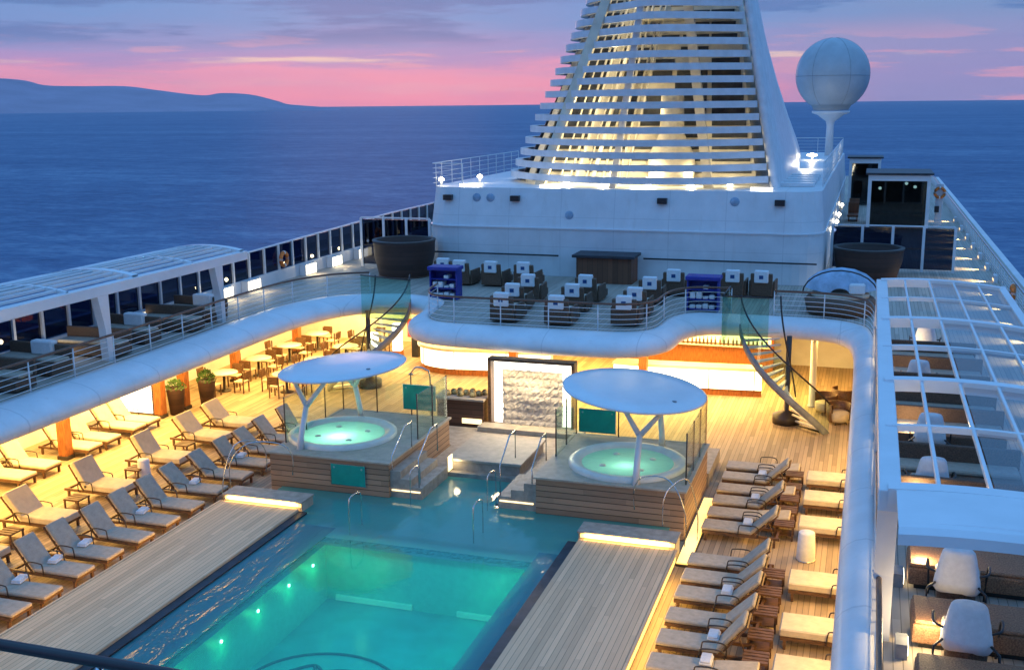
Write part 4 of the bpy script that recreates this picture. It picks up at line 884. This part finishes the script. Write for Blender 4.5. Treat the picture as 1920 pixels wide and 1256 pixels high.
def gate(x0, y0, x1, y1, lab, h=1.05):
    t_ = thing('glass_gate', lab, 'gate', (x0, y0, ZU), 0, 'glass guards at the stair heads')
    d = Vector((x1 - x0, y1 - y0, 0)); n_ = Vector((-d.y, d.x, 0)).normalized() * .012; a, e = Vector((x0, y0, ZU - .6)), Vector((x1, y1, ZU - .6)); u = Vector((0, 0, h + .6))
    MB().add([a - n_, e - n_, e + n_, a + n_, a - n_ + u, e - n_ + u, e + n_ + u, a + n_ + u], [(0, 1, 2, 3), (4, 5, 6, 7), (0, 1, 5, 4), (1, 2, 6, 5), (2, 3, 7, 6), (3, 0, 4, 7)]).build('pane', 'green_glass', t_)
    MB().tube([a + u, e + u], .025, 8).build('handrail', 'black_metal', t_)
gate(-4.55, 37.1, -3.0, 37.1, 'glass guard panel hanging at the head of the stair by the blue cabinet'); gate(-18.7, 38.3, -16.3, 37.6, 'wide glass guard at the head of the stair by the dining tables'); gate(-4.55, 39.2, -4.55, 37.1, 'short glass guard side panel at the stair head by the chairs')

# ------------------------------------------------------------------ funnel house and funnel
def rnd(x0, x1, y0, y1, r, n=6):
    out = []
    for cx, cy, a in ((x1 - r, y1 - r, 0), (x0 + r, y1 - r, 90), (x0 + r, y0 + r, 180), (x1 - r, y0 + r, 270)):
        out += [(cx + r * cos(radians(a + 90 * k / n)), cy + r * sin(radians(a + 90 * k / n))) for k in range(n + 1)]
    return out
ZT = 7.35
t_ = house = thing('funnel_house', 'broad white deck house carrying the funnel with floodlights along its top', 'deck house', (-10.5, 46.5, ZU))
MB().prism(rnd(-19.35, -1.7, 46.4, 84, 1.2), ZU, 5.65).build('lower_wall', 'plate_paint', t_)
a_, b_ = rnd(-19.35, -1.7, 46.42, 84, 1.2), rnd(-19.2, -1.85, 46.75, 83.7, 1.1)
mb = MB(); mb.loft([[(*p, 5.655) for p in a_ + a_[:1]], [(*p, ZT) for p in b_ + b_[:1]]], False); mb.add([(*p, ZT) for p in b_], [tuple(range(len(b_)))]); mb.build('upper_wall', 'plate_paint', t_)
MB().prism(rnd(-19.4, -1.65, 46.34, 84.1, 1.25), 5.60, 5.66).build('ledge_line', 'white_gloss', t_)
for x0, x1 in ((-19, -12.9), (-9.1, -1.9)): MB().tube([(x0, 46.2, ZU + .95), (x1, 46.2, ZU + .95)], .035, 8).build('handrail', 'black_metal', t_)
for x in (-18.2, -15.0, -8.4, -3.5):
    MB().box(x - .2, x + .2, 46.42, 46.7, 6.78, 7.02).build('floodlight', 'black_metal', t_)
for x in (-16.85, -16.2, -5.35): MB().lathe([(0, .06), (.17, .05), (.2, 0)], seg=16, m=Matrix.Translation((x, 46.66, 6.9)) @ Matrix.Rotation(pi / 2, 4, 'X')).build('vent', 'fabric_blue', t_)
MB().lathe([(0, .06), (.17, .05), (.2, 0)], seg=16, m=Matrix.Translation((-12.5, 46.53, 6.2)) @ Matrix.Rotation(pi / 2, 4, 'X')).build('vent', 'fabric_blue', t_)
for x in (-17.3, -13.5, -9.4, -4.3): MB().box(x - .45, x + .45, 46.9, 47.1, ZT + .02, ZT + .14).build('strip_light', 'lamp_cool', t_)
def bulb(x, y, z, lab, pw=12, r=.13):
    q = thing('deck_lamp', lab, 'lamp', (x, y, z), 0, 'small bright lamps on the funnel house')
    MB().lathe([(.06, 0), (.06, .2), (.02, .22)], (x, y, z), 10).build('stem', 'white_paint', q); MB().lathe([(0, 0), (r, .06), (r, .14), (0, .22)], (x, y, z + .2), 12).build('globe', 'lamp_white', q)
    point('deck_lamp_light', (x, y - .2, z + .4), pw, (1, .85, .55))
for x, y, lab in [(-18.8, 47.3, 'small bright lamp on the house corner above the round tub'), (-17.7, 49.5, 'small bright lamp second from the house corner by the windbreak'), (-16.9, 53, 'small bright lamp beside the foot of the funnel louvres')]: bulb(x, y, ZT, lab)
bulb(-3.6, 73, ZT, 'big bright lamp at the foot of the radome pole', 140, .32)
for i, (x, y, z) in enumerate([(-1.55, 70, ZU + 1), (-1.55, 64, ZU + 1), (-1.55, 60, ZU + 1), (-1.55, 56, ZU + 1)]): bulb(x, y, z, f'small bright wall lamp along the house side walkway, {ORD[3 - i]} from the near end', 6, .1)
railing([(-19.1, 60 - i * 1.3) for i in range(11)] + [(-19.0, 46.95), (-17.6, 46.9)], ZT, 1.05, 'thin white railing on the house roof corner by the windbreak', 4, 1.3, 'white_paint', hr=.02, r=.018)
railing([(-1.95, 50 + i * 3) for i in range(11)], ZT, 1.05, 'white railing on the house roof beside the radome', 4, 1.5, 'white_paint', hr=.03)
railing([(-9 + i, 83.4) for i in range(8)], ZT, 1.05, 'white railing on the house roof behind the radome', 4, 1.5, 'white_paint', hr=.03)
t_ = thing('roof_steps', 'white louvred steps on the house roof between funnel and radome', 'steps', (-3, 52, ZT))
for i in range(5): MB().box(-3.9, -2.3, 49.6 + i * 1.5, 50.3 + i * 1.5, ZT + .01, ZT + .16).build('step', 'white_paint', t_)

fun = thing('funnel', 'tall white louvred funnel lit warm from inside with a smooth side fin', 'funnel', (-10, 48, ZT))
xl = lambda z: -16.3 + (z - 7.5) * .448
xr = lambda z: -4.15 - (z - 7.5) * .19
yf = lambda z: 47.9 + (z - 7.4) * .09
ZTOP = 17.6
def plan(z, d=0.):
    l, r, y = xl(z), xr(z), yf(z)
    return catmull([(l + .3, y + 8.4, z), (l - .55, y + 6, z), (l - .75, y + 4.2, z), (l + .1, y + 2.2, z), (l + 2.2, y + .35, z), ((l + r) / 2 - .2, y - 1.0, z), (r - 2.6, y - .65, z), (r, y + .9, z)], 6)
zsl = [7.72 + i * .533 for i in range(19)]
for i, z in enumerate(zsl):
    P = plan(z); n = len(P); rows = []
    for dd, dz in ((0, -.155), (0, .135), (.36, .12), (.36, -.14)):
        row = []
        for k in range(n):
            d = (P[min(n - 1, k + 1)] - P[max(0, k - 1)]).normalized(); nn = Vector((-d.y, d.x, 0)); row.append(tuple(P[k] + nn * dd + Vector((0, 0, dz))))
        rows.append(row)
    MB().loft(rows, False, True).build('louvre', 'funnel_white', fun)
def slant(x0, x1, w_, y, d, nm, m, z0=ZT, z1=ZTOP):
    f0, f1 = (z0 - 7.4) * .09, (z1 - 7.4) * .09
    return MB().loft([[(x - w_ / 2, y + f, z), (x + w_ / 2, y + f, z), (x + w_ / 2, y + f + d, z), (x - w_ / 2, y + f + d, z), (x - w_ / 2, y + f, z)] for x, f, z in ((x0, f0, z0), (x1, f1, z1))], False).build(nm, m, fun)
slant(-14.55, -10.9, .45, 48.85, .3, 'corner_pillar', 'cream_paint')
slant(-10.8, -9.45, .28, 47.45, .22, 'mullion', 'funnel_white')
slant(-6.7, -8.25, .4, 48.2, .3, 'pillar', 'cream_paint')
slant(-15.9, -11.9, .3, 51.6, .3, 'rear_pillar', 'funnel_white')
# dark casing behind the wrapped louvre ends
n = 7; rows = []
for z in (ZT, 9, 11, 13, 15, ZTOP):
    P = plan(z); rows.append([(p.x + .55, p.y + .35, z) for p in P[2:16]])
MB().loft(rows[:]).build('side_casing', 'casing_navy', fun)
# inner casing
mb = MB(); mb.loft([[(x0, 51 + f, z), (x1, 51 + f, z), (x1, 58, z), (x0, 58, z), (x0, 51 + f, z)] for x0, x1, f, z in ((-15.1, -4.9, 0, ZT), (-11.4, -6.5, .9, ZTOP + .5))], False); mb.build('inner_casing', 'cream_paint', fun)
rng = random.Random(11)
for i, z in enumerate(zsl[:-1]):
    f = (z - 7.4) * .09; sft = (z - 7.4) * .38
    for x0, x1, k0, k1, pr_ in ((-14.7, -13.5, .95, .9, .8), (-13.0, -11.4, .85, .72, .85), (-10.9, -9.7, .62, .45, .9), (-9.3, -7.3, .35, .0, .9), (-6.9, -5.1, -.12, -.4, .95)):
        if rng.random() < pr_: MB().box(x0 + sft * k0, x1 + sft * k1, 50.93 + f, 51.1 + f, z + .1, z + .44).build('opening_shade_panel', 'dark_panel', fun)  # solid dark slabs, shade of openings and the unlit bay in their colour
for i in range(9):
    x = -14.0 + i * .4; r_ = rng.choice((.04, .06, .1)); MB().tube([(x, 50.2 + .3 * (i % 2), ZT), (x + .33 * 9 * .95 - i * .12, 51.0 + .3 * (i % 2), ZT + 9)], r_, 8).build('pipe', 'cream_paint', fun)
MB().lathe([(1.05, 0), (1.05, 1.3), (.55, 2.3), (.5, 4.2)], (-8.6, 49.8, ZT), 28).build('exhaust_drum', 'cream_paint', fun)
for z in (10.4, 12.55, 14.7): MB().box(-13.2 + (z - 7.4) * .4, -5.2 - (z - 7.4) * .15, 49.1 + (z - 7.4) * .09, 50.9 + (z - 7.4) * .09, z - .06, z + .06).build('platform_floor', 'cream_paint', fun)
# side fin: starboard flank with raked rear edge
rows = []
for z, yb in ((ZT, 63.2), (7.8, 65.4), (8.4, 65.8), (9.0, 64.6), (10.2, 61.2), (12, 57.2), (14, 54.0), (16, 52.2), (ZTOP, 51.6)):
    x = xr(z) + .05; ya = yf(z) + .75
    rows.append([(x - .05, ya + .4, z), (x + .12, ya, z), (x + .34, ya + .08, z), (x + .42, ya + (yb - ya) * .3, z), (x + .42, ya + (yb - ya) * .7, z), (x + .3, yb - .1, z), (x + .1, yb, z), (x - .1, yb - .2, z)])
MB().loft(rows, True).build('side_fin', 'funnel_white', fun)
for x, y, pw in ((-13.4, 49.4, 150), (-11.6, 49.3, 170), (-9.4, 48.6, 130), (-7.6, 49.2, 90), (-5.9, 49.4, 30)):
    MB().box(x - .12, x + .12, y - .1, y + .1, ZT + .01, ZT + .15).build('uplight', 'lamp_cool', fun)
    point('funnel_lamp', (x, y, ZT + .5), pw, (1, .82, .48), .15)
for x, y, z, pw in ((-12.3, 49.6, 10.9, 70), (-9.6, 49.5, 10.9, 45), (-11.2, 49.8, 13.0, 45), (-10.3, 50.0, 15.1, 40)): point('funnel_lamp', (x, y, z), pw, (1, .84, .52), .15)
point('fin_lamp', (-3.4, 62.5, ZT + .4), 60, (1, .9, .7), .2)

# radome
t_ = thing('radome', 'big pale spherical radome on a flared pole', 'radome', (-2.8, 79, ZT)); zc = 12.75; rr_ = 2.42
MB().lathe([(.28, 0), (.24, 2.0), (.3, 2.3), (.9, 2.75), (1.25, 2.85), (1.25, 3.0)], (-2.8, 79, ZT), 28).build('pedestal', 'white_paint', t_)
pr = [(rr_ * cos(radians(a)), rr_ * sin(radians(a))) for a in range(-58, 91, 6)]; pr = [(1.15, zc * 0 - 2.35), (1.28, -2.05)] + pr[0:]
MB().lathe([(max(r, 0), z) for r, z in pr] + [(0, rr_)], (-2.8, 79, zc), 48).build('dome', 'dome_white', t_)
mb = MB()
for a in range(0, 360, 60): mb.tube([(-2.8 + (rr_ + .003) * cos(radians(e)) * cos(radians(a)), 79 + (rr_ + .003) * cos(radians(e)) * sin(radians(a)), zc + (rr_ + .003) * sin(radians(e))) for e in range(-55, 86, 7)], .012, 4)
mb.tube([(-2.8 + (rr_ + .003) * cos(radians(a)), 79 + (rr_ + .003) * sin(radians(a)), zc - .1) for a in range(0, 360, 8)], .012, 4, True); mb.build('panel_seam', 'deck_grey', t_)

# glass lift cabin
def cabin(x0, x1, y0, y1, z1, lab, dark):
    t_ = thing('glass_cabin', lab, 'cabin', ((x0 + x1) / 2, y0, ZU), 0, 'glass cabins on the upper deck')
    for x in (x0, x1):
        for y in (y0, y1): MB().box(x - .1, x + .1, y - .1, y + .1, ZU, z1).build('corner_post', 'white_paint', t_)
    MB().box(x0 - .25, x1 + .25, y0 - .3, y1 + .3, z1, z1 + .12).build('roof', 'dark_panel', t_, bevel=.02); MB().box(x0 - .1, x1 + .1, y0 - .12, y0 + .1, z1 - .35, z1 - .02).build('fascia', 'white_gloss', t_)
    MB().box(x0 + .1, x1 - .1, y0 - .02, y0 + .02, ZU + .1, z1 - .36).build('front_glass', 'smoke_glass', t_)
    for x in (x0, x1): MB().box(x - .02, x + .02, y0 + .1, y1 - .1, ZU + .1, z1 - .1).build('side_glass', 'smoke_glass', t_)
    MB().box(x0 + .1, x1 - .1, y1 - .05, y1, ZU, z1 - .1).build('rear_wall', 'deck_grey', t_)
    if dark:
        MB().box(x0 + .2, x1 - .2, y0 + 1.2, y0 + 1.9, ZU, ZU + .8).build('counter', 'dark_planter_wood', t_)
        for x, z in ((x0 + .6, z1 - .9), (x1 - .7, z1 - .8), (x0 + 2.1, z1 - .6)): MB().lathe([(0, .1), (.09, .05), (.09, -.05), (0, -.1)], (x, y0 + 1.5, z), 10).build('pendant_lamp', 'lamp_cool', t_)
        point('cabin_lamp', ((x0 + x1) / 2, y0 + 1.0, z1 - .8), 10)
cabin(0.0, 3.3, 69, 73, 6.7, 'square glass cabin with white corner posts and dark interior lights', True); cabin(-1.4, .6, 84.5, 87, 6.9, 'smaller glass cabin far behind beside the radome', False)
# brown loungers by the house wall
for i, y in enumerate((73.5, 76.5)):
    q = thing('deck_chair', f'brown deck chair beside the house wall near the cabin, {ORD[i]} from the near end', 'chair', (-.9, y, ZU), 0, 'brown deck chairs by the cabin'); MB().box(-1.25, -.6, y - .8, y + .8, ZU + .3, ZU + .42).build('seat', 'red_wood', q); MB().box(-1.25, -.6, y + .7, y + .82, ZU + .42, ZU + 1.1).build('backrest', 'red_wood', q)
    for xx in (-1.2, -.7): MB().box(xx, xx + .06, y - .7, y + .7, ZU, ZU + .3).build('leg', 'red_wood', q)
# lifebuoys
def buoy(x, y, z, lab, rot):
    t_ = thing('lifebuoy', lab, 'lifebuoy', (x, y, z), 0, 'orange lifebuoys on the rails')
    M_ = Matrix.Translation((x, y, z)) @ rot
    MB().tube([M_ @ Vector((.28 * cos(a), .28 * sin(a), 0)) for a in [2 * pi * k / 20 for k in range(20)]], .085, 8, True).build('ring', 'orange_paint', t_)
    for a in (0, pi / 2, pi, 1.5 * pi): MB().tube([M_ @ Vector((.28 * cos(a + d), .28 * sin(a + d), 0)) for d in (-.14, 0, .14)], .09, 8).build('band', 'towel_white', t_)
RY = Matrix.Rotation(pi / 2, 4, 'Y'); RX = Matrix.Rotation(pi / 2, 4, 'X')
buoy(-24.33, 42.3, 4.45, 'orange lifebuoy hung on the windbreak posts', RY); buoy(5.28, 44, 3.95, 'orange lifebuoy hung on the long outer railing', RY); buoy(4.0, 70.2, 5.6, 'orange lifebuoy on the post beside the glass cabin', RX)
t_ = thing('lifebuoy_post', 'white post with dark lamp beside the glass cabin carrying the lifebuoy', 'post', (4, 70.3, ZU)); MB().box(3.8, 4.2, 70.32, 70.5, ZU, ZU + 2.6).build('shaft', 'white_paint', t_); MB().box(3.75, 4.0, 70.0, 70.3, ZU + .95, ZU + 1.3).build('lamp_box', 'black_metal', t_)
# deck step lights by the outer rail
ylist = [26, 28.6, 31.2, 34, 37, 40, 43, 46.2, 49.5, 53, 56.6, 60.5, 64.5, 69, 74]
for i, y in enumerate(ylist):
    q = thing('deck_light', f'yellow bar light beside the outer railing, {ORD[i]} from the near end', 'light', (5.1, y, ZU), 0, 'yellow deck lights along the outer railing')
    MB().box(5.15, 5.3, y - .3, y + .3, ZU, ZU + .3).build('housing', 'white_paint', q); MB().box(5.135, 5.148, y - .27, y + .27, ZU + .06, ZU + .14).build('diffuser', 'deck_glow', q)
    sp_ = bpy.data.lights.new('deck_light_lamp', 'SPOT'); sp_.energy = 260; sp_.color = (1, .72, .3); sp_.spot_size = radians(70); sp_.spot_blend = .8; sp_.shadow_soft_size = .05
    so = bpy.data.objects.new('deck_light_lamp', sp_); C.objects.link(so); so.location = (5.1, y, ZU + .32); so.rotation_euler = Vector((-1, 0, -.42)).to_track_quat('-Z', 'Y').to_euler()

# ------------------------------------------------------------------ lamps under the overhangs
zl = ZU - .8
for y in (17, 22, 27, 31.5): area('overhang_lamp', (-23.6, y, zl), 3.0, 3.5, 620)
for y in (36.5, 41, 45): area('overhang_lamp', (-22.8, y, zl), 3.5, 3, 470)
for x, y in ((-17, 42.5), (-13, 38.5), (-9.5, 37), (-6.5, 39.5), (-2.5, 41.5), (-11.5, 43.5), (-6.5, 43.5)): area('overhang_lamp', (x, y, zl), 2.8, 2.4, 430)
for y in (18, 23, 28, 33): area('overhang_lamp', (1.6, y, zl), 2.2, 3.5, 430)

# pergola floor lights along the rail, armchairs by the stair
for i, y in enumerate((14.9, 17.3, 20.2, 24.8, 29.4, 33)):
    q = thing('floor_light', f'small warm floor light under the pergola beside the white railing, {ORD[i]} from the near end', 'light', (.72, y, ZU), 0, 'warm floor lights under the pergola')
    MB().box(.68, .84, y - .18, y + .18, ZU, ZU + .22).build('housing', 'deck_grey', q); MB().box(.842, .85, y - .15, y + .15, ZU + .05, ZU + .2).build('diffuser', 'box_glow', q)
    point('floor_light_lamp', (1.1, y, ZU + .5), 42, (1, .72, .36))
def mk_arm():
    t_ = thing('round_armchair', '', 'armchair', (0, 0, 0), 0, 'brown round armchairs by the stair')
    MB().lathe([(.36, .1), (.42, .3), (.44, .72), (.38, .72), (.36, .42)], (0, 0, 0), 20, 1, radians(-30), radians(210)).build('shell_back', 'lounger_wood', t_, False)
    MB().lathe([(.3, .1), (.36, .2), (.37, .4), (.3, .44), (0, .45)], (0, 0, 0), 20).build('seat', 'cream_cushion', t_, False)
    for a in (45, 135, 225, 315): MB().tube([(.26 * cos(radians(a)), .26 * sin(radians(a)), .12), (.3 * cos(radians(a)), .3 * sin(radians(a)), 0)], .02, 6).build('leg', 'bronze_metal', t_, False)
    return t_
arm = placer(mk_arm)
for x, y, lab in [(-1.1, 39.6, 'nearest the stair pole'), (-.6, 38.4, 'closest to the open deck edge'), (-.5, 40.6, 'deepest under the deck')]: arm((x, y, 0), random.uniform(0, 6), 'brown round armchair behind the spiral stair foot, ' + lab)
t_ = thing('white_column', 'slim white column behind the spiral stair by the brown armchairs', 'column', (-1.6, 40.4, 0)); MB().lathe([(.16, 0), (.16, .05), (.12, .07), (.12, ZU - .6)], (-1.6, 40.4, 0), 20).build('shaft', 'white_paint', t_)

# ------------------------------------------------------------------ sea haze
m = bpy.data.materials.new('haze'); m.use_nodes = True; nt = m.node_tree; nt.nodes.remove(nt.nodes['Principled BSDF'])
pv = N(nt, 'ShaderNodeVolumePrincipled'); pv.inputs['Color'].default_value = (.86, .86, 1, 1); pv.inputs['Density'].default_value = 2.2e-5; pv.inputs['Anisotropy'].default_value = .2
L(nt, pv.outputs[0], nt.nodes['Material Output'].inputs['Volume']); MATS['haze'] = m
tag(MB().box(-15000, 9000, -1500, 15500, ZS - 1, 520).build('haze', 'haze'), kind='stuff')

# lamps of the yellow step strips
E90 = (0, radians(-90), 0)
area('strip_lamp', (-3.92, 13.5, .39), .1, 21, 150, (1, .58, .1), (0, radians(-35), 0))
area('strip_lamp', (-3.75, 27.1, .16), .12, 4.6, 14, (1, .55, .1), (0, radians(-150), 0))
area('strip_lamp', (-16.53, 13.5, .39), .1, 21, 90, (1, .52, .1), (0, radians(35), 0))
for x, y in ((-15.25, 24.62), (-5.2, 24.77)): area('strip_lamp', (x, y - .04, .56), 2.1, .1, 26, (1, .58, .12), (radians(60), 0, 0))

def mk_bench():
    t_ = thing('low_bench', '', 'bench', (0, 0, 0), 0, 'low brown benches by the towel covered chairs')
    MB().box(-1.3, 1.3, -.45, .45, .08, .36).build('bench_body', 'brown_wicker', t_, False, bevel=.03); MB().pillow(-1.28, 1.28, -.43, .43, .36, .42, .02).build('bench_top', 'brown_wicker', t_, False)
    MB().box(-1.2, 1.2, -.38, .38, 0, .08).build('plinth', 'black_metal', t_, False); return t_
bn = placer(mk_bench)
for y, lab in ((15.55, 'between the two nearest towel covered chairs'), (17.55, 'behind the second towel covered chair under the panel edge'), (13.75, 'closest to the camera at the frame corner')): bn((2.2, y, ZU), 0, 'low brown woven bench ' + lab)
